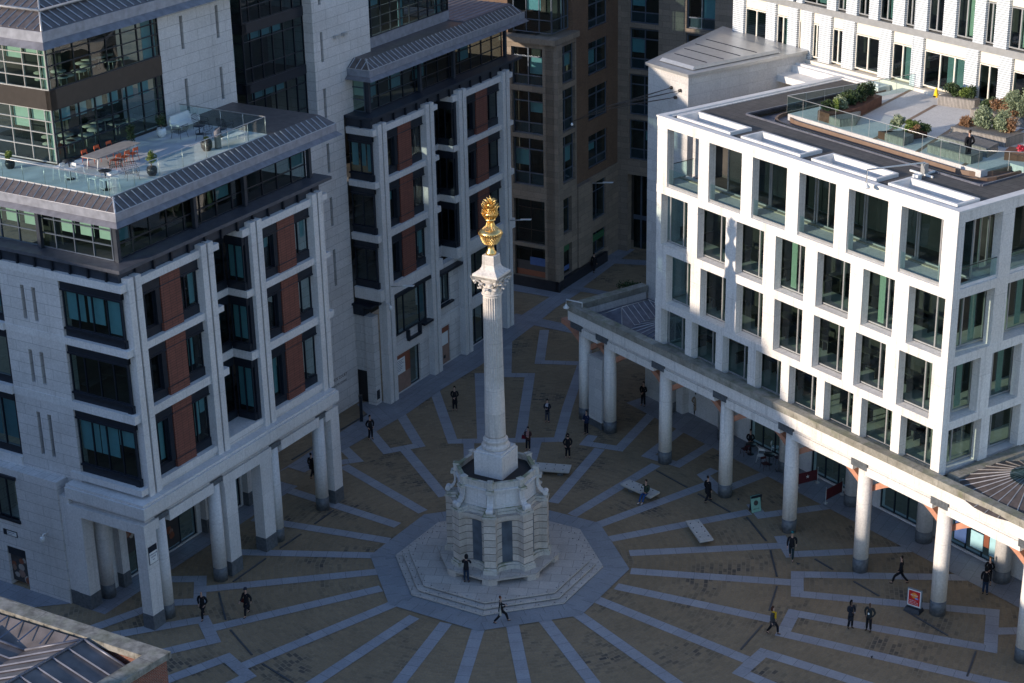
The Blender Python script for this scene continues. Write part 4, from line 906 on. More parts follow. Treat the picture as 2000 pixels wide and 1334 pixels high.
a0=CF(1.17,.95,Hh-.75); a1=CF(1.17,22,Hh-.75); b0=CF(3.7,.95,Hh-.02); b1=CF(3.7,22,Hh+.1); v0=CF(6.0,2.0,Hh-.65); v1=CF(6.0,22,Hh-.55); d0=CF(8.6,2.6,Hh-.05); d1=CF(8.6,22,Hh+.05); w0=CF(11,3.2,Hh-.65); w1=CF(11,22,Hh-.6); x0=CF(13.6,3.8,Hh-.05); x1=CF(13.6,22,Hh); n0=CF(26,.95,Hh-.45); n1=CF(26,5,Hh-.3); n2=CF(26,22,Hh-.5)
mb=MB()
for P in ((a0,a1,b1,b0),(b0,b1,v1,v0),(v0,v1,d1,d0),(d0,d1,w1,w0),(w0,w1,x1,x0),(x0,x1,n2,n1),(b0,v0,n0),(v0,d0,n0),(d0,w0,n0),(w0,x0,n0),(x0,n1,n0)): mb.add(P,[tuple(range(len(P)))])
rf=mb.build('ribbed_roof',LEAD2,B6)
mb=MB(); V=Vector
def lerp(a,b,t,up_=.04): return tuple(V(a).lerp(V(b),t)+V((0,0,up_)))
for i in range(1,26):
    t=i*.85/21.05
    if t<1: mb.tube([lerp(a0,a1,t),lerp(b0,b1,t)],.045,4)
    for p,q_,r,s_ in ((b0,b1,v0,v1),(v0,v1,d0,d1),(d0,d1,w0,w1)):
        if t<1: mb.tube([lerp(p,q_,t),lerp(r,s_,t)],.045,4)
for i in range(1,26):
    t=i/26; x=3.7+22.3*t; zt=Hh-.02-.43*t; q0=CF(x,.98,zt+.04)
    q1=None; yy=min(2.0+ (x-6)*.235,5) if x>6 else .95+(x-3.7)*.46
    zz=Hh-.25
    mb.tube([q0,CF(x,yy,zz if x>6 else zt-.25)],.04,4)
for p,q_ in ((b0,b1),(d0,d1),(b0,v0),(v0,d0),(a0,b0),(a0,a1)): mb.tube([lerp(p,q_,0),lerp(p,q_,1)],.06,6)
mb.build('roof_rib',LEAD,rf)
# ================= unseen shade caster added outside the frame, outline shaped to the shadow edges =================
sx,sy=math.cos(R_(SUN_AZ)),math.sin(R_(SUN_AZ)); px_,py_=-sy,sx
def SF(a,t,z): return (sx*(85+t)+px_*a, sy*(85+t)+py_*a, z)
tanE=math.tan(R_(SUN_EL))
prof=[(-60,16.2),(3.2,16.2),(3.7,15.2),(5.5,12.6),(9,10.3),(11.8,8.9),(12.4,5.0),(24.2,5.0),(24.6,8.8),(60,8.8)]
CASTER=thing('shade_caster','long stone block added out of view to the west to cast shade','building',SF(0,0,0))
mb=MB(); k=len(prof); T=[(a,h+85*tanE) for a,h in prof]
vs=[SF(a,0,0) for a,h in T]+[SF(a,0,h) for a,h in T]+[SF(a,12,0) for a,h in T]+[SF(a,12,h) for a,h in T]
fs=[]
for i in range(k-1): fs+=[(i,i+1,k+i+1,k+i),(2*k+i,2*k+i+1,3*k+i+1,3*k+i),(k+i,k+i+1,3*k+i+1,3*k+i),(i,i+1,2*k+i+1,2*k+i)]
fs+=[(0,k,3*k,2*k),(k-1,2*k-1,4*k-1,3*k-1)]
mb.add(vs,fs); mb.build('caster_body',SND,CASTER)
# ================= ground =================
def struct(name,mb,mat):
    o=mb.build(name,mat); o['kind']='structure'; return o
uvang(58.44)
# ground: one sheet; sett courses turn round the monument, in 24 wedges
mb=MB(); nW=24; rr_=[0.5,8,14,20,28,40,1500]
for k in range(nW):
    a0=R_(-9+15*k-7.5); a1=R_(-9+15*k+7.5); am=(a0+a1)/2; c,s=math.cos(am),math.sin(am)
    for r0,r1 in zip(rr_[:-1],rr_[1:]):
        P=[(r*math.cos(a),r*math.sin(a)) for r,a in ((r0,a0),(r1,a0),(r1,a1),(r0,a1))]
        mb.add([(x,y,0) for x,y in P],[(0,1,2,3)],uvs=[[(-x*s+y*c+k*.37,x*c+y*s) for x,y in P]])
struct('ground',mb,SET)
# granite paving bands
ST_={'nw1':[(-3.45,8.91),(-6.24,16.05)],'nwloop':[(-8.76,19.08),(-7.48,15.89),(-5.29,16.73),(-6.88,22.28)],'nw2':[(-4.75,6.83),(-10.3,13.78)],'nw2loop':[(-10.95,14.22),(-9.5,14.62),(-10.49,16.57)],
'nn':[(-1.7,7.45),(-1.86,16.9)],'nloop':[(-4.55,26.87),(-2.98,17.21),(4.39,17.07),(5.25,22.46),(5.93,26.04),(7.46,33.97)],'crect':[(-0.9,17.2),(-1.08,28.71),(2.7,28.46),(1.72,17.2)],'ctop':[(2.66,38.87),(1.16,36.53),(0.95,28.86)],
'rrect':[(4.11,37.43),(3.52,30.9),(9.15,30.1)],'ne0':[(1.4,7.5),(2.85,17.01)],'ne1':[(3.62,7.64),(7.13,15.48)],'ne1loop':[(6.78,17.62),(6.23,16.35),(8.47,15.4),(13,24.5)],'ne2':[(4.75,5.84),(10.75,12.78)],
'ne2loop':[(13.9,19.49),(10.34,14.21),(12.22,12.73),(16.5,17.6)],'e1':[(6.36,4.51),(14.29,10.01)],'e1loop':[(14.59,11.87),(13.73,11.06),(14.57,8.69),(18.85,11.72)],'e2':[(6.95,2.6),(16.05,5.7)],'e2loop':[(16.34,6.81),(16.72,5.19),(22.01,6.37)],
'e3':[(8.0,0.75),(17.45,1.21)],'e3loop':[(17.47,2.45),(17.75,0.09),(25.88,0.4)],'e4':[(7.9,-1.44),(17.38,-3.3)],'e4loop':[(28.6,-3.32),(17.76,-2.35),(17.39,-4.6),(28.14,-7.22),(27.0,-11.03),(16.81,-6.74),(15.86,-8.91),(27.7,-15.1)],'e4b':[(27.82,-9.24),(30,-9.29)],
'e5':[(6.9,-3.2),(15.43,-7.38)],'e6':[(5.6,-4.6),(13.61,-11.63)],'e6loop':[(20,-14.6),(14.48,-10.83),(12.98,-12.75),(15.5,-15)],'w1':[(-6.3,5.07),(-14.2,10.7)],'w2':[(-6.76,3.06),(-15.6,6.5)],'w3':[(-7.67,1.26),(-17.5,2.25)],
'w4':[(-7.31,-0.77),(-17.47,-2.32)],'w4loop':[(-20.91,-1.02),(-17.89,-1.09),(-17.56,-3.73),(-19.8,-3.85),(-23.5,-6.6)],'w5':[(-6.97,-2.77),(-16.39,-6.77)],'w5loop':[(-22.5,-7.4),(-17.07,-5.78),(-16.18,-8.09),(-21,-10.1)],
'w6':[(-6.2,-4.62),(-14.13,-10.82)],'w6loop':[(-21,-14.0),(-15.18,-9.95),(-13.79,-11.86),(-18,-16)],'w7':[(-4.9,-6.1),(-12.5,-15.7)],'s0':[(-3.08,-6.85),(-7.4,-17.6)],'s1':[(-1.25,-7.7),(-3.0,-18)],'s2':[(0.7,-7.2),(1.65,-18)],'s3':[(2.5,-6.7),(6.6,-18)],'s4':[(4.5,-6.3),(12.2,-18)]}
WD=.74
def bandsheet(pts,wd,z,mb):
    P=[Vector(p) for p in pts]; acc=0; h=wd/2; n=len(P); Ls,Rs=[],[]
    for i in range(n):
        d0=(P[i]-P[i-1]).normalized() if i else None; d1=(P[i+1]-P[i]).normalized() if i<n-1 else None
        if d0 is None or d1 is None:
            d=d1 or d0; nn=Vector((-d.y,d.x)); m_=h
        else:
            n0=Vector((-d0.y,d0.x)); n1=Vector((-d1.y,d1.x)); nn=(n0+n1).normalized(); m_=h/max(.35,nn.dot(n1))
        Ls.append(P[i]+nn*m_); Rs.append(P[i]-nn*m_)
    for i in range(n-1):
        d=(P[i+1]-P[i]); L=d.length; d.normalize(); q=[Ls[i],Ls[i+1],Rs[i+1],Rs[i]]; nn=Vector((-d.y,d.x))
        mb.add([(p.x,p.y,z) for p in q],[(0,1,2,3)],uvs=[[(acc+(p-P[i]).dot(d),2.5+(p-P[i]).dot(nn)) for p in q]]); acc+=L
mb=MB()
for i,(k,v) in enumerate(sorted(ST_.items())): bandsheet(v,WD,.004+.0006*i,mb)
struct('path_bands',mb,GRN)
mb=MB(); bandsheet([(-13.5,13.35),(-10.69,17.23),(-6.9,22.5),(-4.6,26.5),(-1.8,30.7),(2.67,38.9),(5.4,44.2),(10.3,53.2),(12.2,56.5)],1.55,.031,mb)
bandsheet([(-7.6,21.0),(-9.2,24.3)],1.9,.033,mb); bandsheet([(1.5,40.5),(9.5,35.4)],1.5,.032,mb); bandsheet([(-2.5,49.6),(5.2,45.3)],1.4,.034,mb); bandsheet([(9.4,53.5),(14.5,52.3)],1.3,.035,mb); bandsheet([(6.6,46.9),(12.5,43.5)],1.0,.036,mb)
mb2=MB(); 
mb.add([(x,y,.028) for x,y in (LF(19.5,6.3,0)[:2],LF(60,6.3,0)[:2],LF(60,4.6,0)[:2],LF(31,4.7,0)[:2])],[(0,1,2,3)])
mb.add([(x,y,.026) for x,y in [RF(*p,0)[:2] for p in ((-7,7.1),(40,7.1),(40,4.6),(-7,4.6))]],[(0,1,2,3)])
mb.add([(x,y,.025) for x,y in [LF(*p,0)[:2] for p in ((-.0,6.5),(-.0,26),(-2.6,26),(-2.6,9.5))]],[(0,1,2,3)])
mb.add([(x,y,.024) for x,y in [LF(*p,0)[:2] for p in ((0,5.4),(18.6,5.4),(18.6,3.9),(0,3.9))]],[(0,1,2,3)])
struct('pavement',mb,GRS)
# octagonal granite surround and steps
A8=[R_(-9+45*k) for k in range(8)]
def octp(r): return [(r*math.cos(a),r*math.sin(a)) for a in A8]
mb=MB()
for k in range(8):
    am=A8[k]+R_(22.5); c,s=math.cos(am),math.sin(am)
    for r0,r1,dv in ((6.2,7.05,0),(7.05,7.95,.37)):
        P=[(r*math.cos(a),r*math.sin(a)) for r,a in ((r0,A8[k]),(r1,A8[k]),(r1,A8[(k+1)%8]),(r0,A8[(k+1)%8]))]
        mb.add([(x,y,.04) for x,y in P],[(0,1,2,3)],uvs=[[(-x*s+y*c+dv,2+ (x*c+y*s-r0*.924)*.9) for x,y in P]])
struct('octagon_pavement',mb,brick('granite_ring',(.265,.28,.305),(.225,.24,.265),(.10,.105,.115),1.15,20,ms=.014,stain=.4,rough=.55,nscale=.6,bump=.2,offset=0))
DR=plain('drain_slot_metal',(.075,.08,.09),.5,.3)
D_=[(-16.57,-2.76),(-15.77,-5.88),(-15.36,-7.01),(-13.81,-9.73),(-13.14,-10.66),(-11.27,-12.63),(-14.23,1.21),(-15.88,-1.52),(-12.34,4.23),(-13.48,2.45),(-10.52,7.33),(-11.59,5.54),(10.68,11.89),(12.48,9.28),(13.07,8.35),(14.82,5.74),(15.77,4.98),(16.53,1.8),(16.61,0.64),(16.51,-2.56),(16.34,-3.7),(15.47,-6.42),(14.84,-7.98),(13.29,-10.47),(19.12,-0.58),(19.96,-1.93),(20.93,-3.36),(22.07,-5.11),(23.22,-6.8),(24.99,-9.58),(26.12,-11.29),(25.03,-13.72),(-13.9,14.9),(-9.21,22.12)]
for i in range(0,len(D_),2):
    a,b=Vector(D_[i]),Vector(D_[i+1]); d=(b-a).normalized(); n=Vector((-d.y,d.x))*.055
    q=MB(); q.add([(p.x,p.y,.045) for p in (a+n,b+n,b-n,a-n)]+[(p.x,p.y,.01) for p in (a+n,b+n,b-n,a-n)],[(0,1,2,3),(0,1,5,4),(1,2,6,5),(2,3,7,6),(3,0,4,7)])
    o=q.build('drain_channel',DR); o['kind']='structure'
# ================= monument column =================
uvang(-9)
MN=thing('monument_column','tall fluted stone column on an octagonal base with a golden flaming urn on top','monument',(0,0,0))
for k,r in enumerate((6.36,5.92,5.495)):
    mb=MB(); z0,z1=.15*k,.15*(k+1)
    mb.prism(octp(r),z1-.075,z1)
    s_=mb.build('step',STEP,MN); MB().prism(octp(r-.13),z0+(.04 if k==0 else 0),z1-.075).build('shadow_gap_riser',DRK,s_)  # riser coloured near black to paint in the shadow gap under the nosing
    st=MB()
    for j in range(8):
        a,b=Vector(octp(r-.16)[j]),Vector(octp(r-.16)[(j+1)%8])
        for i in range(5): p=a.lerp(b,(i+.5)/5); st.lathe(p.x,p.y,[(.035,z1),(.03,z1+.02)],6)
    st.build('stud',FRM,s_)
def pol(r,a,l=0): return (r*math.cos(a)-l*math.sin(a), r*math.sin(a)+l*math.cos(a))
# bench ring
mb=MB(); mb.prism(octp(3.75),.82,.93); mb.prism(octp(3.68),.74,.82); mb.build('bench_seat',STEP,MN)
for a in A8:
    P=[pol(3.62,a,-.32),pol(3.62,a,.32),pol(3.1,a,.4),pol(3.1,a,-.4)]; q=[pol(3.5,a,-.45),pol(3.66,a,0),pol(3.5,a,.45),pol(3.0,a,.45),pol(3.0,a,-.45)]
    MB().prism(q,.45,.74).build('bench_support',STEP,MN)
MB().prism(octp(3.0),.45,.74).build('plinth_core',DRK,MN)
def body(Rp,hw,sag,inner=None):
    pts=[]
    for k in range(8):
        a=A8[k]; b=A8[k]+R_(45); am=a+R_(22.5)
        pts+= [pol(Rp,a,-hw),pol(Rp,a,hw)]
        s=Vector(pol(Rp-.12,a,hw)); e=Vector(pol(Rp-.12,b,-hw)); mid=(s+e)/2; n=-mid.normalized(); 
        for i in range(0,11):
            t=i/10; q=s.lerp(e,t)+n*sag*math.sqrt(max(0,1-(2*t-1)**2))
            pts.append((q.x,q.y))
    return pts
MB().prism(body(3.2,.42,.44),.93,1.2).prism(body(3.12,.38,.47),1.2,1.32).build('base_course',MOM,MN)
mb=MB(); mb.prism(body(3.05,.35,.56),1.32,4.08); mb.prism(body(3.05,.35,.38),4.08,4.30); mb.prism(body(3.06,.35,.2),4.30,4.55); mb.build('fluted_base_wall',MON,MN)
PNL=plain('blue_slate_panel',(.085,.105,.13),.35,var=.35,scale=1.5)
for k in range(8):
    am=A8[k]+R_(22.5)
    # niche panel: flat leaf in the hollow
    r=2.43
    P=[pol(r,am,-.30),pol(r,am,.30),pol(r-.3,am,.30),pol(r-.3,am,-.30)]
    MB().prism([pol(2.33,am,-.32),pol(2.33,am,.32),pol(2.0,am,.32),pol(2.0,am,-.32)],.95,4.12).build('niche_panel',PNL,MN)
mb=MB(); mb.prism(octp(2.62),4.55,4.7); mb.prism(octp(2.5),4.7,4.86); mb.build('upper_plinth',MOM,MN)
for a in A8:
    MB().prism([pol(3.1,a,-.42),pol(3.1,a,.42),pol(2.3,a,.42),pol(2.3,a,-.42)],4.55,4.68).prism([pol(2.98,a,-.34),pol(2.98,a,.34),pol(2.3,a,.34),pol(2.3,a,-.34)],4.68,4.82).build('pier_cap',MOM,MN)
MB().prism(octp(2.36),4.86,6.0).build('drum',STP,MN)
for k in range(8):
    am=A8[k]+R_(22.5); ap=2.36*math.cos(R_(22.5))
    mb=MB()
    for (l0,l1,z0,z1) in ((-.62,.62,5.72,5.78),(-.62,.62,5.02,5.08),(-.62,-.56,5.08,5.72),(.56,.62,5.08,5.72)):
        mb.prism([pol(ap+.03,am,l0),pol(ap+.03,am,l1),pol(ap-.02,am,l1),pol(ap-.02,am,l0)],z0,z1)
    mb.build('drum_panel',STP,MN)
mb=MB(); mb.prism(octp(2.48),6.0,6.07); mb.prism(octp(2.58),6.07,6.15); mb.build('drum_cornice',STP,MN)
pr=MB()
for k in range(8):
    a,b=A8[k],A8[k]+R_(45); 
    P=[pol(2.42,a),pol(2.42,b),pol(2.24,b),pol(2.24,a)]; pr.prism(P,6.15,6.48)
    P=[pol(2.45,a),pol(2.45,b),pol(2.21,b),pol(2.21,a)]; pr.prism(P,6.48,6.54)
pr.build('parapet',MOM,MN)
for a in A8:
    MB().prism([pol(2.55,a,-.15),pol(2.55,a,.15),pol(2.2,a,.15),pol(2.2,a,-.15)],6.15,6.6).prism([pol(2.58,a,-.18),pol(2.58,a,.18),pol(2.17,a,.18),pol(2.17,a,-.18)],6.6,6.66).prism([pol(2.72,a,-.24),pol(2.72,a,.24),pol(2.4,a,.24),pol(2.4,a,-.24)],6.0,6.16).build('parapet_post',MOM,MN)
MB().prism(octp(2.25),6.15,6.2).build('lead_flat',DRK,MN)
for a in A8:
    # scroll bracket: S-shaped side profile, swept across its width
    C=[(2.42,6.0),(2.52,5.95),(2.53,5.7),(2.56,5.45),(2.66,5.22),(2.80,5.08),(2.93,5.03),(3.03,4.96),(3.02,4.84),(2.94,4.82)]
    mb=MB(); th=.13
    for l0,l1,o in ((-.17,-.10,0),(-.10,-.03,-.025),(-.03,.03,0),(.03,.10,-.025),(.10,.17,0)):
        for (ra,za),(rb,zb) in zip(C[:-1],C[1:]):
            d=Vector((rb-ra,zb-za)).normalized(); nrm=Vector((-d.y,d.x)); nrm=nrm if nrm.x>0 or nrm.y>0 else -nrm
            A=(ra+nrm.x*o,za+nrm.y*o); B=(rb+nrm.x*o,zb+nrm.y*o); A2=(ra-nrm.x*th,za-nrm.y*th); B2=(rb-nrm.x*th,zb-nrm.y*th)
            v=[(*pol(p[0],a,l),p[1]) for l in (l0,l1) for p in (A,B,B2,A2)]
            mb.add(v,[(0,1,2,3),(7,6,5,4),(0,1,5,4),(2,3,7,6),(1,2,6,5),(0,3,7,4)])
    def roll(r,z,rad,w):
        n=14; P0=[(*pol(r+rad*math.cos(2*math.pi*i/n),a,-w),z+rad*math.sin(2*math.pi*i/n)) for i in range(n)]; P1=[(*pol(r+rad*math.cos(2*math.pi*i/n),a,w),z+rad*math.sin(2*math.pi*i/n)) for i in range(n)]
        mb.add(P0+P1,[(i,(i+1)%n,n+(i+1)%n,n+i) for i in range(n)]+[tuple(range(n)),tuple(range(n,2*n))])
    roll(2.93,4.98,.16,.2); roll(2.93,4.98,.07,.225); roll(2.47,5.9,.09,.19)
    mb.build('scroll_bracket',STP,MN)
# pedestal and shaft
th=R_(-30.2)
def sq(h,z=None): return [ (h*(x*math.cos(th)-y*math.sin(th)),h*(x*math.sin(th)+y*math.cos(th))) for x,y in ((-1,-1),(1,-1),(1,1),(-1,1))]
mb=MB(); mb.prism(sq(.945),6.2,7.66); mb.prism(sq(.86),7.66,7.82); o=mb.build('pedestal',STP,MN)
mb=MB()
for q in range(4):
    an=th+q*math.pi/2
    for l0,l1,z0,z1 in ((-.66,.66,7.42,7.45),(-.66,.66,6.75,6.78),(-.66,-.63,6.78,7.42),(.63,.66,6.78,7.42)): mb.prism([pol(.96,an,l0),pol(.96,an,l1),pol(.9,an,l1),pol(.9,an,l0)],z0,z1)
mb.build('pedestal_moulding',STP,o)
def tor(r,z,h,n=6): return [(r-h/2*(1-math.cos(math.pi*(i/n-.5)))+0*z, z+h/2+h/2*math.sin(math.pi*(i/n-.5))) for i in range(n+1)]
prof=[(.80,7.82)]+[(.80+.055*math.cos(t),7.93+.11*math.sin(t)) for t in [ -1.4+.4*i for i in range(8)]]+[(.76,8.06),(.70,8.10),(.68,8.16),(.70,8.22)]+[(.70+.05*math.cos(t),8.32+.08*math.sin(t)) for t in [-1.4+.4*i for i in range(8)]]+[(.665,8.42),(.64,8.46),(.615,8.56)]
MB().lathe(0,0,prof,48).build('column_base',SHA,MN)
nf=24; sub=6
def fl(depth):
    def f(j,z):
        ph=(j%sub)/sub; 
        d=depth if z>11.75 else depth*.22
        if z>17.3 or z<8.7: return 1
        return 1-(d*math.sin(math.pi*min(1,max(0,(ph-.12)/.76)))**.7 if .12<ph<.88 else 0)
    return f
zs=[8.56,8.68,8.72]+[8.72+i*(11.72-8.72)/6 for i in range(1,7)]+[11.78]+[11.78+i*(17.25-11.78)/10 for i in range(1,11)]+[17.32,17.42]
prof=[(.612-(z-8.56)*(.612-.53)/8.9*(1 if z>11 else .8)-.008*(z>11),z) for z in zs]
MB().lathe(0,0,prof,nf*sub,flute=fl(.15)).build('fluted_shaft',SHA,MN)
MB().lathe(0,0,[(.53,17.42)]+[(.565+.035*math.cos(t),17.5+.05*math.sin(t)) for t in [-1.4+.47*i for i in range(7)]]+[(.53,17.57)],40).build('astragal',SHA,MN)
# capital: bell, two rows of curled leaves, corner volutes, abacus
cap=MB().lathe(0,0,[(.50,17.57),(.51,17.9),(.56,18.15),(.66,18.35),(.74,18.45)],32).build('capital',SHA,MN)
def leaf(a,r0,z0,h,out,w):
    mb=MB(); n=7; rows=[]
    for i in range(n+1):
        t=i/n; r=r0+out*(t**2.2)+.02; z=z0+h*math.sin(min(1,t*1.12)*math.pi/2)-(.10*max(0,t-.78)/.22); ww=w*(1-.35*t**3)*(1+.12*math.sin(i*3.1))
        if t>.8: r+=.03
        rows.append([(*pol(r-.03,a,-ww),z-.01),(*pol(r+.015,a,-ww*.5),z),(*pol(r+.04,a,0),z+.01),(*pol(r+.015,a,ww*.5),z),(*pol(r-.03,a,ww),z-.01)])
    m=len(rows[0]); v=[p for q in rows for p in q]; k=len(v); v+= [(x*.93,y*.93,z-.03) for x,y,z in v]
    f=[(i*m+j,i*m+j+1,(i+1)*m+j+1,(i+1)*m+j) for i in range(n) for j in range(m-1)]; f+= [tuple(k+q for q in reversed(g)) for g in f]
    mb.add(v,f,True); c=rows[-1][2]; 
    mb.lathe(c[0],c[1],[(.01,c[2]-.09),(.055,c[2]-.06),(.07,c[2]-.01),(.05,c[2]+.03),(.01,c[2]+.05)],8)
    return mb
for i in range(8): leaf(th+i*math.pi/4,.5,17.58,.42,.20,.19).build('acanthus_leaf',SHA,cap)
for i in range(8): leaf(th+(i+.5)*math.pi/4,.5,17.75,.56,.30,.17).build('acanthus_leaf',SHA,cap)
for q in range(4):
    a=th+math.pi/4+q*math.pi/2; mb=MB()
    C=[(.55,18.0),(.66,18.2),(.82,18.36),(.98,18.43),(1.07,18.36),(1.05,18.24),(.97,18.23),(.95,18.31)]
    mb.tube([(*pol(r,a,.07),z) for r,z in C],.065,6,.04); mb.tube([(*pol(r,a,-.07),z) for r,z in C],.065,6,.04)
    mb.build('corner_volute',SHA,cap)
pts=[]
for q in range(4):
    a=th+math.pi/4+q*math.pi/2; b=a+math.pi/2; A=Vector(pol(1.17,a)); B=Vector(pol(1.17,b)); mid=(A+B)/2; n=-mid.normalized()
    pts+= [pol(1.17,a,-.08),pol(1.17,a,.08)]
    for i in range(1,8): t=i/8; p=A.lerp(B,t)+n*.17*math.sin(math.pi*t); pts.append((p.x,p.y))
DKC=brick('soot_stained_abacus',(.42,.39,.36),(.32,.30,.27),(.15,.14,.12),9,9,stain=1,stcol=(.12,.11,.10),nscale=3)
MB().prism(pts,18.45,18.56).prism([(x*1.04,y*1.04) for x,y in pts],18.56,18.66).build('abacus',DKC,cap)
rg=[(.80,18.66),(.80,18.78),(.62,18.90),(.48,19.02),(.41,19.15),(.38,19.32),(.37,19.78),(.35,19.84)]
mb=MB()
for (h0,z0),(h1,z1) in zip(rg[:-1],rg[1:]): mb.hull([(*p,z0) for p in sq(h0)],[(*p,z1) for p in sq(h1)])
mb.build('neck_block',SHA,MN)
# golden urn
urn=MB().lathe(0,0,[(.29,19.84),(.31,19.9),(.29,19.98),(.21,20.1),(.17,20.28),(.19,20.42),(.30,20.46),(.42,20.56),(.52,20.74),(.585,20.95),(.60,21.04),(.655,21.08),(.66,21.17),(.58,21.25),(.42,21.33),(.28,21.42),(.19,21.56),(.165,21.72),(.20,21.80),(.29,21.85),(.30,21.92),(.25,21.97),(.22,22.0),(.34,22.08),(.39,22.2),(.36,22.34),(.2,22.42)],40).build('gilded_urn',GOLD,MN)
mb=MB()
for row,(z,r) in enumerate(((20.52,.385),(20.62,.46),(20.72,.51),(20.82,.55),(20.92,.58))):
    n=26
    for i in range(n):
        a=2*math.pi*(i+.5*(row%2))/n; x,y=pol(r,a); o=Vector((math.cos(a),math.sin(a),-.3)).normalized()*.05; t=Vector((-math.sin(a),math.cos(a),0))*.05
        c=Vector((x,y,z)); mb.add([tuple(c+o),tuple(c+t),tuple(c-t),tuple(c+Vector((0,0,.055))),tuple(c-Vector((0,0,.055)))],[(0,1,3),(0,3,2),(0,2,4),(0,4,1)])
for i in range(30):
    a=2*math.pi*i/30; mb.tube([(*pol(.63,a),21.16),(*pol(.685,a),21.08),(*pol(.63,a),20.95)],.03,5,.012)
for i in range(20):
    a=2*math.pi*i/20; mb.tube([(*pol(.45,a),21.34),(*pol(.24,a),21.52),(*pol(.19,a),21.74)],.022,4)
mb.build('urn_studs',GOLD,urn)
rf_=random.Random(3); mb=MB()
for lay,(z,r,h,n,lean) in enumerate(((22.02,.38,.34,22,.10),(22.15,.34,.40,22,.10),(22.38,.28,.44,18,.24),(22.58,.22,.36,16,.16),(22.78,.14,.30,16,.26),(22.85,.06,.32,10,.10))):
    for i in range(n):
        a=2*math.pi*(i+rf_.random()*.6)/n; hh=h*rf_.uniform(.75,1.15); l=lean*rf_.uniform(.5,1.3)
        mb.tube([(*pol(r*.8,a),z),(*pol(r+l*.35,a),z+hh*.45),(*pol(r+l*.7,a+.15),z+hh*.8),(*pol(r+l*1.1,a+.1),z+hh)],.05,5,.006)
mb.lathe(0,0,[(.3,22.2),(.3,22.4),(.2,22.62),(.2,22.74),(.10,22.9),(.02,23.0)],16); mb.tube([(0,0,22.9),(0,0,23.26)],.012,4); mb.lathe(0,0,[(.005,23.22),(.03,23.25),(.005,23.28)],6)
mb.build('gilded_flames',GOLD,urn)
# ================= people =================
DG=bpy.context.evaluated_depsgraph_get
def skinned(chains,name,mat,parent,sub=1,extra=None):
    """one continuous surface grown over connected edges; chains = list of lists of (point, radius)"""
    vs=[];es=[];rad=[];idx={}
    for ch in chains:
        last=None
        for p,r in ch:
            k=tuple(round(c,4) for c in p)
            if k not in idx: idx[k]=len(vs); vs.append(k); rad.append(r if isinstance(r,tuple) else (r,r))
            i=idx[k]
            if last is not None and last!=i: es.append((last,i))
            last=i
    me=bpy.data.meshes.new('tmp'); me.from_pydata(vs,es,[]); o=bpy.data.objects.new('tmp',me); COL.objects.link(o)
    md=o.modifiers.new('skin','SKIN'); md.use_smooth_shade=True; md.branch_smoothing=.6
    if not me.skin_vertices: 
        bpy.context.view_layer.objects.active=o
    sv=me.skin_vertices[0].data if me.skin_vertices else None
    if sv is None: raise RuntimeError('no skin data')
    for i,r in enumerate(rad): sv[i].radius=r; sv[i].use_root=(i==0)
    if sub: m2=o.modifiers.new('sub','SUBSURF'); m2.levels=sub; m2.render_levels=sub
    dg=DG(); dg.update(); ev=o.evaluated_get(dg); nm=bpy.data.meshes.new_from_object(ev); nm.name=name
    bpy.data.objects.remove(o)
    for p in nm.polygons: p.use_smooth=True
    nm.materials.clear(); nm.materials.append(mat)
    q=bpy.data.objects.new(name,nm); COL.objects.link(q); q.parent=parent; q['_o']=(0,0,0)
    return q
SK1=plain('light_skin',(.50,.30,.22),.55,var=.05); SK2=plain('brown_skin',(.13,.07,.045),.55,var=.05)
_c={}
def cloth(name,c,r=.85):
    if name not in _c: _c[name]=plain(name+'_cloth',c,r,var=.15,scale=9,spec=.2)
    return _c[name]
def V3(*a): return Vector(a)
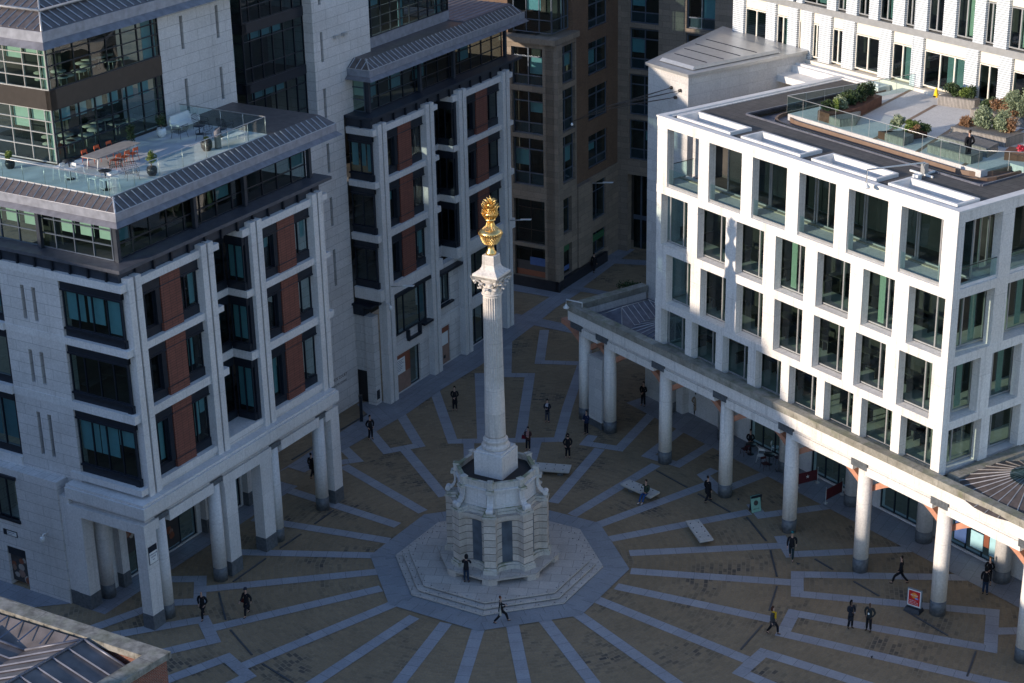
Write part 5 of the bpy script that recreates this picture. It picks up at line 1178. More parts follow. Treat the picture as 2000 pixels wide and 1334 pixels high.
def person(label,loc,face,coat='black',coatc=(.012,.012,.015),legs='black trousers',legc=(.012,.012,.016),hair=(.03,.02,.015),pose='stand',arms='down',long=.0,skin=None,h=1.74,extra=None,hat=None,z=0,bulk=1.0,group=None,hairlen=0,lean=0,shoe=(.01,.01,.01)):
    skin=skin or SK1; P=thing('person',label,'person',(0,0,0),0,group)
    s=h/1.74; H=lambda x,y,zz:(x*s,y*s,zz*s)       # faces +Y
    st=0; hz=.93
    if pose=='walk': st=.30; hz=.90
    if pose=='stride': st=.42; hz=.86
    lx=.10
    if pose=='sit':
        hz=.56; hip=V3(0,0,hz); kn=[V3(-.11,.40,.54),V3(.11,.40,.54)]; an=[V3(-.10,.62,.12),V3(.09,.72,.13)]; toe=[V3(-.11,.80,.10),V3(.10,.90,.12)]
    else:
        hip=V3(0,0,hz)
        kn=[V3(-lx,.14+st*.45 if st else .02,.49),V3(lx,-.02-st*.25 if st else .02,.47)]
        an=[V3(-lx,st,.10),V3(lx,-st,.12 if not st else .16)]
        toe=[V3(-lx-.02,st+.17,.05),V3(lx+.02,-st+.15,.05 if st<.2 else .06)]
        if not st: kn=[V3(-lx,.03,.49),V3(lx,.03,.49)]; an=[V3(-lx-.01,0,.10),V3(lx+.03,-.02,.10)]; toe=[V3(-lx-.03,.17,.045),V3(lx+.07,.14,.045)]
    ly=lean
    top=lambda t,x=0,y=0: V3(x,y+ly*t,hz+t*(1-abs(ly)*.25))   # points up the trunk, t metres above hip
    chest,neck,hd=top(.36),top(.56),top(.66,0,.01)
    sh=[top(.50,-.19),top(.50,.19)]
    if arms=='down': el=[top(.22,-.25,-.03),top(.22,.25,-.02)]; ha=[top(-.03,-.25,.06),top(-.03,.25,.05)]
    elif arms=='swing': el=[top(.24,-.25,-.14),top(.24,.25,.06)]; ha=[top(.02,-.24,-.12),top(.06,.23,.28)]
    elif arms=='phone': el=[top(.25,-.24,.02),top(.25,.24,.02)]; ha=[top(.27,-.07,.28),top(.27,.07,.28)]
    elif arms=='mouth': el=[top(.25,-.24,.02),top(.30,.24,.12)]; ha=[top(.05,-.12,.22),top(.50,.06,.24)]
    elif arms=='pocket': el=[top(.24,-.30,-.07),top(.24,.30,-.07)]; ha=[top(.03,-.19,.08),top(.03,.19,.08)]
    elif arms=='fold': el=[top(.24,-.26,.0),top(.24,.26,.0)]; ha=[top(.13,-.05,.17),top(.10,.05,.19)]
    elif arms=='reach': el=[top(.30,-.24,.16),top(.30,.24,.16)]; ha=[top(.18,-.16,.40),top(.18,.16,.40)]
    S=lambda v:(v.x*s,v.y*s,v.z*s)
    def hand(w,e,sd):
        d=(w-e).normalized(); side=V3(1,0,0) if abs(d.x)<.8 else V3(0,1,0); pal=w+d*.07; out=[[(S(w),.024*s),(S(pal),(.036*s,.018*s))]]
        for i,(o_,ln) in enumerate(((-.027,.062),(-.009,.075),(.010,.070),(.027,.055))):
            b=pal+side*o_; m_=b+d*ln*.55+V3(0,.006,0); t=b+d*ln*.9+V3(0,.022,-.004)
            out.append([(S(pal),(.036*s,.018*s)),(S(b+d*.02),.0095*s),(S(m_),.009*s),(S(t),.0075*s)])
        th=w+d*.03-side*.035*sd; out.append([(S(w),.024*s),(S(th),.011*s),(S(th+d*.035-side*.012*sd+V3(0,.012,0)),.009*s)])
        return out
    b=bulk*1.06
    ch=[[(S(hip),(.13*s*b,.10*s)),(S(top(.16)),(.115*s*b,.09*s)),(S(chest),(.145*s*b,.10*s)),(S(top(.50)),(.10*s,.075*s)),(S(neck),.055*s),(S(hd),.052*s),(S(top(.72,0,.015)),(.066*s,.075*s)),(S(top(.80,0,.01)),(.075*s,.092*s)),(S(top(.86,0,0)),(.062*s,.078*s))]]
    for i in (0,1):
        x=-.085 if i==0 else .085
        hj=V3(x,0.02,hz-.05)
        ch.append([(S(hip),(.13*s*b,.10*s)),(S(hj),.085*s),(S(kn[i]),.055*s),(S(an[i]),.036*s),(S(toe[i]),(.04*s,.025*s))])
        ch.append([(S(top(.50)),(.10*s,.075*s)),(S(sh[i]),.055*s),(S(el[i]),.038*s),(S(ha[i]),.024*s)]); ch+=hand(ha[i],el[i],-1 if i else 1)
    # nose
    ch.append([(S(top(.80,0,.01)),(.075*s,.092*s)),(S(top(.785,0,.105)),.012*s)])
    skinned(ch,'body',skin,P,1)
    # face: eyes, mouth, ears
    fm=MB()
    for x in (-.028,.028): c=top(.80,x,.088); fm.lathe(c.x*s,c.y*s,[(.004,c.z*s-.008),(.010,c.z*s),(.004,c.z*s+.007)],6)
    c=top(.745,0,.088); fm.box(W_,(c.x-.02)*s,(c.x+.02)*s,c.y*s,(c.y+.006)*s,c.z*s,(c.z+.006)*s)
    fm.build('face',cloth('dark_eye',(.02,.015,.015)),P)
    cm=cloth(coat,coatc)
    g=.022
    hem=hz-.12-long
    c2=[[(S(top(.53)),(.075*s,.06*s)),(S(chest),((.175*b)*s,.125*s)),(S(top(.16)),((.155*b)*s,.125*s)),(S(hip if not long else V3(0,0,hz-.04)),((.175*b)*s,.135*s))]+([] if pose=='sit' else [(S(V3(0,st*.05,hem)),((.175+.05*(long>0.1)+st*.12)*s*b,(.135+.02*(long>.1)+st*.30)*s))])]
    for i in (0,1): c2.append([(S(top(.53)),(.075*s,.06*s)),(S(sh[i]),.085*s),(S(el[i]),.066*s),(S(ha[i]),.045*s)])
    skinned(c2,'coat' if long else 'jacket',cm,P,1)
    lm=cloth(legs.replace(' ','_'),legc)
    c3=[[(S(V3(0,0,hz+.02)),(.145*s,.115*s))]]
    for i in (0,1): c3.append([(S(V3(0,0,hz+.02)),(.145*s,.115*s)),(S(V3(-.088 if i==0 else .088,.02,hz-.08)),.098*s),(S(kn[i]),.080*s),(S(an[i]),.064*s)])
    skinned(c3,'trousers' if 'skirt' not in legs else 'skirt',lm,P,1)
    sm=cloth('shoe_white' if shoe[0]>.3 else 'shoe_dark',shoe)
    for i in (0,1):
        a=an[i]; t=toe[i]; heel=a+(a-t)*.25; skinned([[(S(V3(heel.x,heel.y,max(.045,a.z-.05))),.045*s),(S((a+t)/2-V3(0,0,.02)),(.05*s,.04*s)),(S(t),(.046*s,.03*s))]],'shoe',sm,P,1)
    hm=cloth('hair_%02d'%int(sum(hair)*100),hair)
    if hair[0]<.9:
        hb=MB(); c=top(.835,0,-.012); n=10
        for k in range(1): hb.lathe(c.x*s,c.y*s,[(.02*s,(c.z-.10)*s),(.070*s,(c.z-.07)*s),(.085*s,(c.z-.01)*s),(.082*s,(c.z+.045)*s),(.058*s,(c.z+.085)*s),(.01*s,(c.z+.10)*s)],14)
        # push hair off the face
        hb.v=[(x,(y-.03*s) if y>c.y*s else y*1.0,zz) for x,y,zz in hb.v]
        if hairlen:
            c=top(.70,0,-.06); hb.lathe(c.x*s,c.y*s,[(.05*s,(c.z-hairlen)*s),(.085*s,(c.z-.05)*s),(.085*s,(c.z+.08)*s),(.05*s,(c.z+.16)*s)],12)
        hb.build('hair',hm,P)
    if hat=='cap':
        c=top(.87,0,0); hb=MB(); hb.lathe(c.x*s,c.y*s,[(.10*s,(c.z-.05)*s),(.11*s,(c.z)*s),(.085*s,(c.z+.05)*s),(.01*s,(c.z+.07)*s)],14); hb.box(W_,-.07*s,.07*s,(c.y+.07)*s,(c.y+.16)*s,(c.z-.045)*s,(c.z-.03)*s); hb.build('cap',cloth('cap',(.03,.035,.05)),P)
    if hat=='beanie':
        c=top(.86,0,0); MB().lathe(c.x*s,c.y*s,[(.088*s,(c.z-.05)*s),(.095*s,(c.z)*s),(.075*s,(c.z+.06)*s),(.01*s,(c.z+.09)*s)],14).build('beanie',cloth('teal_beanie',(.02,.12,.13)),P)
    if hat=='hood':
        c=top(.78,0,-.035); MB().lathe(c.x*s,c.y*s,[(.10*s,(c.z-.14)*s),(.118*s,(c.z-.04)*s),(.112*s,(c.z+.06)*s),(.07*s,(c.z+.12)*s),(.01*s,(c.z+.135)*s)],14).build('hood',cm,P)
    if extra=='scarf_pink' or extra=='scarf_pale' or extra=='scarf_yellow':
        col={'scarf_pink':(.36,.20,.19),'scarf_pale':(.45,.45,.50),'scarf_yellow':(.55,.36,.02)}[extra]; c=top(.57,0,.02); hb=MB(); hb.lathe(c.x*s,c.y*s,[(.07*s,(c.z-.05)*s),(.105*s,(c.z-.01)*s),(.07*s,(c.z+.04)*s)],14)
        ln=.42 if extra!='scarf_pale' else .18; a=top(.55-ln,0,.15); t=top(.56,0,.10); hb.box(W_,-.09*s,.02*s,(t.y+.04)*s,(t.y+.085)*s,(t.z-ln)*s,t.z*s); hb.box(W_,.03*s,.11*s,(t.y+.04)*s,(t.y+.08)*s,(t.z-ln*.8)*s,t.z*s)
        hb.build('scarf',cloth(extra,col),P)
    if arms in ('phone',):
        c=top(.30,0,.34); MB().box(W_,-.035*s,.035*s,(c.y)*s,(c.y+.09)*s,(c.z)*s,(c.z+.012)*s).build('phone',cloth('phone_glass',(.25,.27,.3),.2),P)
    if arms=='mouth':
        c=top(.53,.06,.30); MB().lathe(c.x*s,c.y*s,[(.03*s,(c.z-.06)*s),(.04*s,(c.z+.05)*s)],10).build('cup',WHT,P)
    # rebase: origin at the feet
    P.location=(loc[0],loc[1],loc[2] if len(loc)>2 else z); P.rotation_euler=(0,0,R_(face-90))
    return P
def bag(label,p,face,off,size,col,z,cat='bag',wide=.12):
    o=local('shoulder_bag',label,cat); w,h_=size; m=cloth(label[:18].replace(' ','_'),col)
    mb=MB(); x,y=off
    P=[(x-w/2,y-wide/2),(x+w/2,y-wide/2),(x+w/2,y+wide/2),(x-w/2,y+wide/2)]
    mb.hull([(a,b,z) for a,b in P],[(x+(a-x)*.8,y+(b-y)*.6,z+h_) for a,b in P]); mb.build('bag_body',m,o)
    MB().tube([(x-w*.35,y,z+h_),(x*.7,y*.5,z+h_+.35),(x*.3,y*.2,z+h_+.50),(x+w*.3,y,z+h_)],.012,5).build('strap',m,o)
    return place(o,(p[0],p[1],0),R_(face-90))
person('bald man in a black coat walking in front of the corner stone pier, lower left',(-17.08,-5.6),250,hair=(1,1,1),arms='pocket',pose='walk',long=.18)
person('person in a flat cap and long black coat walking, carrying a dark red bag',(-14.57,-5.4),235,hat='cap',pose='walk',arms='swing',long=.35)
bag('dark red handbag carried by the walker in a flat cap',(-14.57,-5.4),235,(.27,.0),(.26,.24),(.10,.02,.015),.78)
person('man in a black jacket standing side on near the passage corner',(-8.69,17.9),300,arms='pocket',pose='stand',long=.12)
person('man in a long black coat, head bowed, alone on the setts behind the column',(-2.86,22.4),262,arms='fold',long=.38,h=1.8)
person('woman in a dark coat, grey skirt and pale scarf looking at her phone',(3.71,20.0),255,coat='navy',coatc=(.015,.018,.03),legs='grey skirt',legc=(.06,.065,.08),arms='phone',extra='scarf_pale',long=.22,h=1.68)
person('woman in a pink scarf looking down at her phone beside the column shaft',(2.22,15.55),262,coat='brown',coatc=(.06,.03,.03),arms='phone',extra='scarf_pink',long=.1,h=1.66,bulk=1.15)
bag('red shoulder bag of the woman in the pink scarf',(2.22,15.55),262,(.30,-.02),(.30,.26),(.14,.01,.02),.85)
person('person in a black hooded parka standing near the rear stone bench',(4.88,14.2),275,hat='hood',arms='pocket',long=.22,bulk=1.2,h=1.72)
person('man in a navy jacket leaning by the end pier, looking at a phone',(6.35,17.8),225,coat='navy_puffer',coatc=(.015,.025,.06),arms='phone',h=1.76)
person('man in a dark suit and white shirt standing against the inner arcade column',(10.72,22.4),235,arms='fold',h=1.8,long=.05)
person('man in black standing under the arcade beside a person in a beige coat',(13.85,21.5),250,arms='fold',h=1.78,long=.1)
person('person in a long beige coat under the arcade',(14.3,20.5),70,coat='beige',coatc=(.28,.21,.15),arms='pocket',long=.45,h=1.7)
person('man sitting on the stone bench in a green jacket and blue jeans, drinking',(9.62,7.75),235,pose='sit',coat='green',coatc=(.035,.05,.035),legs='blue jeans',legc=(.02,.06,.17),arms='mouth',shoe=(.6,.6,.6),z=-.03)
person('man in a dark overcoat walking away beside the third arcade column',(13.55,7.2),35,pose='walk',arms='down',long=.25,h=1.82)
person('man in a teal beanie striding past the arcade',(17.71,-.45),255,pose='walk',hat='beanie',arms='swing',legs='dark teal trousers',legc=(.015,.03,.035),h=1.8)
person('man in a black jacket taking a long stride between the arcade columns',(23.59,-3.75),160,pose='stride',arms='pocket',h=1.84,bulk=1.1)
person('person with long dark hair in a knee length coat facing a bald man',(19.73,-8.5),290,skin=SK2,coat='charcoal',coatc=(.02,.025,.035),hair=(.012,.01,.01),hairlen=.22,arms='phone',long=.35,h=1.7)
lm_=person('bald man in a patterned dark jacket with a white badge, facing his companion',(20.7,-8.85),235,skin=SK2,hair=(1,1,1),coat='camouflage',coatc=(.03,.035,.035),arms='pocket',h=1.78,long=.05)
MB().box(W_,-.045,.045,.145,.152,1.12,1.24).build('badge',WHT,lm_)
person('woman in a grey coat with a long yellow scarf walking on the setts',(15.27,-8.9),330,pose='walk',coat='grey',coatc=(.05,.05,.055),extra='scarf_yellow',hair=(.08,.03,.02),hairlen=.1,long=.25,h=1.7,arms='down')
person('person in blue jeans and a black coat standing before the sunlit inner column',(28.2,-5.2),60,legs='dark jeans',legc=(.015,.03,.06),arms='down',h=1.75,bulk=1.1,hat='hood')
person('person in black facing the viewer behind another, beside the sunlit inner column',(28.7,-4.1),245,arms='fold',h=1.74,hair=(.06,.035,.02))
person('woman in black with a patterned tote bag striding below the octagonal steps',(.06,-6.95),5,pose='stride',hair=(.10,.035,.02),arms='phone',h=1.72)
bag('white, red and yellow patterned tote bag on the shoulder of the striding woman',(.06,-6.95),5,(.28,-.05),(.34,.34),(.45,.42,.36),.72)
person('person in a black hooded jacket and jeans bending over the monument bench',(-1.92,-3.05,.45),80,coat='black_jacket',legs='dark jeans',legc=(.015,.03,.07),lean=.32,arms='reach',hat='hood',h=1.72)
person('person in black walking behind the round colonnade column on the left',(-12.3,12.2),60,pose='walk',long=.2)
person('man in a dark suit standing on the sunlit roof terrace at the glass balustrade',(*RF(12.9,7.6,0)[:2],23.9),110,arms='pocket',h=1.78)
person('distant person in black walking past the plinth of the brown brick building',(8.87,50.5),60,pose='walk',long=.2)
person('dark clothed person seated at the cafe table under the arcade',(17.4,15.0),250,pose='sit',arms='fold',z=-.06)
# ================= benches =================
def bench(label,c4,group):
    o=thing('stone_bench',label,'bench',(sum(p[0] for p in c4)/4,sum(p[1] for p in c4)/4,0),0,group)
    c=Vector((sum(p[0] for p in c4)/4,sum(p[1] for p in c4)/4)); v=[Vector(p)-c for p in c4]
    mb=MB(); mb.hull([(*(c+q*.94),.30) for q in v],[(*(c+q),.36) for q in v]); mb.hull([(*(c+q),.36) for q in v],[(*(c+q),.47) for q in v]); mb.build('seat',CON2,o)
    e=(v[1]-v[0])/2
    a=((v[1]+v[2])/2-(v[0]+v[3])/2)/2; b=((v[2]+v[3])/2-(v[0]+v[1])/2)/2
    if a.length<b.length: a,b=b,a
    for sgn in (-.5,.5):
        p=c+a*sgn; ua=a.normalized()*.18; ub=b*.6
        MB().prism([tuple(p+ua+ub),tuple(p+ua-ub),tuple(p-ua-ub),tuple(p-ua+ub)],.012,.31).build('leg',DKS,o)
    st=MB()
    for sgn in (-.7,-.25,.2,.65):
        for q in (b*.6,-b*.6): p=c+a*sgn+q; st.lathe(p.x,p.y,[(.04,.47),(.035,.50)],6)
    st.build('stud',FRM,o)
CON2=brick('pale_bench_stone',(.50,.48,.45),(.47,.45,.42),(.3,.28,.26),9,9,stain=.4)
bench('long pale stone bench behind the monument, partly hidden by it',[(2.45,12.75),(5.03,12.15),(4.82,11.15),(2.3,11.7)],'pale stone benches round the monument')
bench('pale stone bench with the seated man on it',[(8.09,9.24),(8.73,9.79),(10.54,7.9),(9.9,7.21)],'pale stone benches round the monument')
bench('empty pale stone bench nearest the arcade columns',[(11.77,3.86),(12.61,4.04),(13.21,1.43),(12.35,1.18)],'pale stone benches round the monument')
# ================= signs and barriers =================
GRB=plain('mint_board',(.22,.42,.33),.6)
ab=thing('a_board','pale green folding A-board with a round food picture under the arcade edge','sign',(16.4,5.7,0))
def bpl(p,q,hgt,tilt,mat,name,par,th=.03):
    P=Vector(p);Q=Vector(q); d=(Q-P).normalized(); n=Vector((d.y,-d.x))
    T=lambda s,t,z:(P.x+d.x*s+n.x*(t-tilt*z), P.y+d.y*s+n.y*(t-tilt*z), z); L=(Q-P).length
    MB().box(T,0,L,-th,0,.03,hgt).build(name,mat,par); return T,L
T,L=bpl((16.17,5.48),(16.81,5.77),1.12,.2,GRB,'front_board',ab)
MB().box(T,-.02,L+.02,-.04,-.031,.01,1.14).build('board_frame',FRM,ab)
bpl((16.75,6.18),(16.02,5.86),1.12,.2,FRM,'rear_board',ab)
mb=MB(); mb.add([T(L/2+.17*math.cos(a*.524),.004,.62+.17*math.sin(a*.524)) for a in range(12)],[tuple(range(12))]); mb.build('round_motif',PK,ab)
text(T,L/2,.006,.92,'COFFEE',.09,BLKM,ab,align='CENTER'); text(T,L/2,.006,.22,'FRESH FOOD',.075,BLKM,ab,align='CENTER')
to=thing('poster_stand','red poster in a grey frame on a black base beside an arcade column','sign',(23.7,-6.9,0))
P=Vector((23.35,-6.55));Q=Vector((24.05,-7.1)); d=(Q-P).normalized(); n=Vector((d.y,-d.x)); 
if n.y>0: n=-n
T=lambda s,t,z:(P.x+d.x*s-n.x*t,P.y+d.y*s-n.y*t,z); L=(Q-P).length
MB().box(T,0,L,-.05,.05,.28,1.42).build('frame',FRL if 0 else plain('grey_frame',(.20,.22,.24),.4),to); MB().box(T,.05,L-.05,-.056,-.05,.33,1.37).build('poster_border',WHT,to); MB().box(T,.10,L-.10,-.062,-.056,.40,1.31).build('poster_sheet',RED,to)
mb=MB(); mb.add([T(L*.5+.19*math.cos(a*.524),-.066,1.02+.19*math.sin(a*.524)) for a in range(12)],[tuple(range(12))]); mb.build('round_motif',plain('orange_print',(.75,.25,.04)),to)
text(T,L*.5,-.07,1.0,'BIG SALE',.115,WHT,to,align='CENTER')
MB().box(T,L*.55,L*.78,-.068,-.064,.82,.90).build('blue_tag',plain('blue_print',(.1,.3,.7)),to)
for i,(tx) in enumerate(('THE PERFECT','LUNCH ON THE','SQUARE TODAY')): text(T,.14,-.07,.66-.1*i,tx,.075,WHT,to)
T2=lambda s,t,z:(P.x+d.x*s-n.x*t,P.y+d.y*s-n.y*t,z); MB().hull([T2(-.05,-.36,0.03),T2(L+.05,-.36,.03),T2(L+.05,.3,.03),T2(-.05,.3,.03)],[T2(.02,-.25,.26),T2(L-.02,-.25,.26),T2(L-.02,.2,.26),T2(.02,.2,.26)]).build('base',plain('black_rubber',(.02,.022,.028),.5),to)
MAR=plain('maroon_canvas',(.10,.012,.018),.8)
def barrier(label,a,b,star):
    o=thing('cafe_barrier',label,'barrier',((a[0]+b[0])/2,(a[1]+b[1])/2,0),0,'maroon cafe barriers under the arcade')
    A=Vector(a);B=Vector(b); d=(B-A).normalized(); n=Vector((d.y,-d.x)); T=lambda s,t,z:(A.x+d.x*s+n.x*t,A.y+d.y*s+n.y*t,z); L=(B-A).length
    for p in (A,B): MB().lathe(p.x,p.y,[(.16,.03),(.15,.06),(.02,.07),(.02,1.12),(.035,1.16)],12).build('post',FRL,o)
    MB().box(T,.05,L-.05,-.01,.01,.25,1.0).build('canvas',MAR,o)
    if star:
        pts=[T(L/2+(.15 if i%2==0 else .062)*math.sin(i*math.pi/5),.014,.65+(.15 if i%2==0 else .062)*math.cos(i*math.pi/5)) for i in range(10)]
        MB().quad(*pts).build('star',WHT,o)
barrier('maroon canvas cafe barrier with a white star on it',(19.59,8.87),(21.04,9.52),True)
barrier('plain maroon canvas cafe barrier nearer the inner column',(21.05,6.58),(22.34,7.75),False)
# ================= chairs and tables =================
def chair(kind):
    o=local({'bar':'bar_stool','lounge':'lounge_chair','cafe':'cafe_chair'}[kind],'x','chair'); 
    m={'bar':WHT,'lounge':BLKM,'cafe':WHT,'orange':ORG}[kind]; w=.22 if kind!='lounge' else .32; sh={'bar':.75,'lounge':.40,'cafe':.46}[kind]; bh={'bar':1.02,'lounge':.86,'cafe':.84}[kind]
    for x in (-1,1):
        for y in (-1,1): MB().tube([(x*(w+.03),y*(w+.04),.015),(x*w*.9,y*w*.9,sh)],.014 if kind!='lounge' else .013,5).build('leg',m,o)
    if kind=='lounge':
        mb=MB()
        for i in range(7): x=-w+i*w/3; mb.tube([(x,w,sh),(x,-w*.9,sh-.05),(x*1.1,-w-.08,sh+.18),(x*.9,-w-.14,bh)],.009,4)
        for k in range(5): z=sh+.05+k*.09; y=-w-.02-.03*k; mb.tube([(-w,y,z),(w,y,z)],.008,4)
        for k in range(4): y=w-k*.18; mb.tube([(-w,y,sh-.01*k),(w,y,sh-.01*k)],.008,4)
        mb.build('seat_mesh',m,o)
        for x in (-1,1): MB().tube([(x*(w+.03),w,sh-.02),(x*(w+.05),w*.8,sh+.2),(x*(w+.04),-w*.6,sh+.22),(x*w,-w-.1,sh+.3)],.014,5).build('arm',m,o)
        MB().tube([(-w*.9,-w-.14,bh),(w*.9,-w-.14,bh)],.014,5).build('top_rail',m,o)
    else:
        MB().box(W_,-w,w,-w,w,sh-.015,sh+.015).build('seat',m,o)
        mb=MB(); mb.tube([(-w*.9,-w*.95,sh),(-w*.9,-w-.05,bh)],.013,5); mb.tube([(w*.9,-w*.95,sh),(w*.9,-w-.05,bh)],.013,5)
        mb.box(W_,-w*.9,w*.9,-w-.07,-w-.045,bh-.17,bh)
        mb.build('backrest',m,o)
        if kind=='bar': MB().tube([(-w,w,.3),(w,w,.3)],.012,5).build('footrest',m,o)
    return o
def put(proto,first,pts,labels,group,z):
    for i,(x,y,a) in enumerate(pts):
        o=proto if (i==0 and first) else copy_tree(proto)
        place(o,(x,y,z),R_(a)); o['label']=labels[i]; o['group']=group
Lp=lambda u,v:LF(u,v,0)[:2]
bar=chair('bar')
put(bar,True,[(*Lp(2.75,6.15),60),(*Lp(2.75,5.3),140),(*Lp(3.35,5.2),200),(*Lp(2.1,2.95),60),(*Lp(2.1,2.2),130),(*Lp(2.7,2.1),190),(*Lp(3.0,2.75),260)],
 ['white bar stool at the far round table, beside the glass corner','white bar stool at the far round table, nearest the side rail','white bar stool at the far round table, on its right','white bar stool at the near round table, left edge','white bar stool at the near round table, closest to the roof corner','white bar stool at the near round table, front right','white bar stool at the near round table, behind it to the right'],'white bar stools on the roof terrace',25.21)
lng=chair('lounge')
put(lng,True,[(*Lp(5.2,4.3),20),(*Lp(4.7,2.7),200),(*Lp(12.2,5.7),60),(*Lp(12.5,4.1),150),(*Lp(14.4,5.9),250),(*Lp(14.6,4.2),330)],
 ['black wire lounge chair just in front of the long table','black wire lounge chair nearest the glass rail by the yellow plant','black wire lounge chair beside the white sofa','black wire lounge chair closest to the grey terrace cylinder','black wire lounge chair at the back of the terrace lounge group','rightmost black wire lounge chair on the terrace'],'black wire lounge chairs on the roof terrace',25.21)
caf=chair('cafe')
orc=copy_tree(caf)
for ch in KIDS(orc): ch.data=ch.data.copy(); ch.data.materials[0]=ORG
put(orc,True,[(*Lp(5.9,4.95),58),(*Lp(6.6,4.95),58),(*Lp(7.3,4.95),58),(*Lp(5.6,6.7),238),(*Lp(6.6,6.7),238),(*Lp(7.6,6.7),238)],
 ['orange chair on the rail side of the long table, left','orange chair on the rail side of the long table, middle','orange chair on the rail side of the long table, right','orange chair on the glass wall side of the long table, left','orange chair on the glass wall side of the long table, middle','orange chair on the glass wall side of the long table, right'],'orange chairs round the terrace table',25.21)
orc['category']='chair'
put(caf,True,[(17.78,12.84,160),(18.96,14.07,250)],['white cafe chair under the arcade, nearer the square','white cafe chair under the arcade, farther in'],'white cafe chairs under the arcade',0.03)
cd=copy_tree(caf)
for ch in KIDS(cd): ch.data=ch.data.copy(); ch.data.materials[0]=plain('dark_red_paint',(.06,.01,.012)) if 'dark_red_paint' not in MATS else MATS['dark_red_paint']
put(cd,True,[(16.9,13.9,20),(17.9,11.6,200),(18.9,12.5,100)],['dark red cafe chair at the table under the arcade, left','dark red cafe chair nearest the arcade columns','dark red cafe chair between the two white ones'],'dark cafe chairs under the arcade',0.03)
def rtable(label,x,y,z,h,r,m,group):
    o=thing('round_table',label,'table',(x,y,z),0,group)
    MB().lathe(x,y,[(r,z+h),(r,z+h+.03)],20).build('table_top',m,o); MB().lathe(x,y,[(.035,z+.04),(.035,z+h)],10).build('stem',m,o); MB().lathe(x,y,[(.24,z),(.23,z+.03),(.05,z+.05)],14).build('foot',m,o)
rtable('tall black round table at the far end of the terrace by the glass corner',*Lp(3.1,5.7),25.21,1.05,.34,BLKM,'tall black round tables')
rtable('tall black round table nearest the roof terrace corner',*Lp(2.55,2.6),25.21,1.05,.34,BLKM,'tall black round tables')
rtable('low dark round table beside the white sofa',*Lp(13.4,5.2),25.21,.5,.35,FRM,'low terrace tables')
rtable('low dark round table near the grey cylinder',*Lp(13.4,3.6),25.21,.5,.35,FRM,'low terrace tables')
rtable('dark cafe table under the arcade with red chairs',17.3,14.0,.03,.72,.38,BLKM,'dark cafe tables'); rtable('dark cafe table under the arcade nearer the square',18.3,12.4,.03,.72,.38,BLKM,'dark cafe tables')
lt=thing('dining_table','long grey trestle table with orange chairs on the roof terrace','table',LF(6.6,5.8,25.21))
MB().box(LF,4.75,8.35,5.25,6.4,25.93,25.98).build('table_top',plain('warm_grey_top',(.30,.27,.24)),lt)
for u in (5.1,8.0):
    for v in (5.45,6.2): MB().tube([LF(u,v,25.93),LF(u+(-.15 if u<6 else .15),v,25.22)],.035,5).build('leg',WHT,lt)
so=thing('sofa','white slatted sofa against the stone wall of the roof terrace','sofa',LF(14,6.9,25.21))
MB().box(LF,13.2,14.9,6.4,7.2,25.5,25.6).build('seat',WHT,so); MB().box(LF,13.2,14.9,7.2,7.28,25.5,26.05).build('backrest',WHT,so); MB().box(LF,14.85,14.92,6.4,7.2,25.6,25.85).build('arm',WHT,so)
for u in (13.25,14.8):
    for v in (6.45,7.2): MB().tube([LF(u,v,25.5),LF(u,v,25.22)],.025,5).build('leg',WHT,so)
bn=thing('garden_bench','white metal garden bench beside the glass rail of the terrace','bench',LF(12.8,1.9,25.21))
MB().box(LF,12.0,13.6,2.0,2.5,25.62,25.66).build('seat',WHT,bn); mb=MB(); mb.tube([LF(12,1.95,25.66),LF(12,1.93,26.05),LF(13.6,1.93,26.05),LF(13.6,1.95,25.66)],.018,5)
for i in range(12): mb.tube([LF(12.1+i*.125,1.95,25.66),LF(12.1+i*.125,1.93,26.05)],.007,4)
mb.build('backrest',WHT,bn)
for u in (12.03,13.57):
    for v in (1.98,2.48): MB().tube([LF(u,v,25.62),LF(u,v,25.22)],.018,5).build('leg',WHT,bn)
cy=thing('cylinder_totem','grey slant topped cylinder standing on the roof terrace','totem',LF(11.6,2.3,25.2)); p=LF(11.6,2.35,0)
mb=MB(); n=18; lo=[(p[0]+.19*math.cos(i*6.2832/n),p[1]+.19*math.sin(i*6.2832/n),25.21) for i in range(n)]; mb.hull(lo,[(x,y,26.3+.12*math.cos(i*6.2832/n)) for i,(x,y,_) in enumerate(lo)]); mb.build('cylinder',LEADL,cy); MB().lathe(p[0],p[1],[(.2,25.21),(.2,25.26)],18).build('collar',FRM,cy)
# ================= plants =================
def leaves(c,rad,n,size,rnd,up_=.3,hole=.0):
    mb=MB(); cl=[]
    for _ in range(max(5,min(16,n//60))):
        v=Vector((rnd.gauss(0,1),rnd.gauss(0,1),rnd.gauss(0,1))).normalized()*rnd.uniform(.05,.7); cl.append((v,rnd.uniform(.28,.5)))
    for i in range(n):
        cc,cr=rnd.choice(cl); v=cc+Vector((rnd.gauss(0,1),rnd.gauss(0,1),rnd.gauss(0,1))).normalized()*cr*rnd.uniform(.5,1.05)
        p=Vector((c[0]+v.x*rad[0],c[1]+v.y*rad[1],c[2]+v.z*rad[2]))
        a=Vector((rnd.gauss(0,1),rnd.gauss(0,1),rnd.gauss(0,1)+up_)).normalized(); b=a.cross(Vector((rnd.gauss(0,1),rnd.gauss(0,1),rnd.gauss(0,1)))).normalized(); s=size*rnd.uniform(.6,1.3)
        mb.add([tuple(p-a*s),tuple(p+b*s*.45),tuple(p+a*s),tuple(p-b*s*.45)],[(0,1,2,3)])
    return mb
rp=random.Random(21)
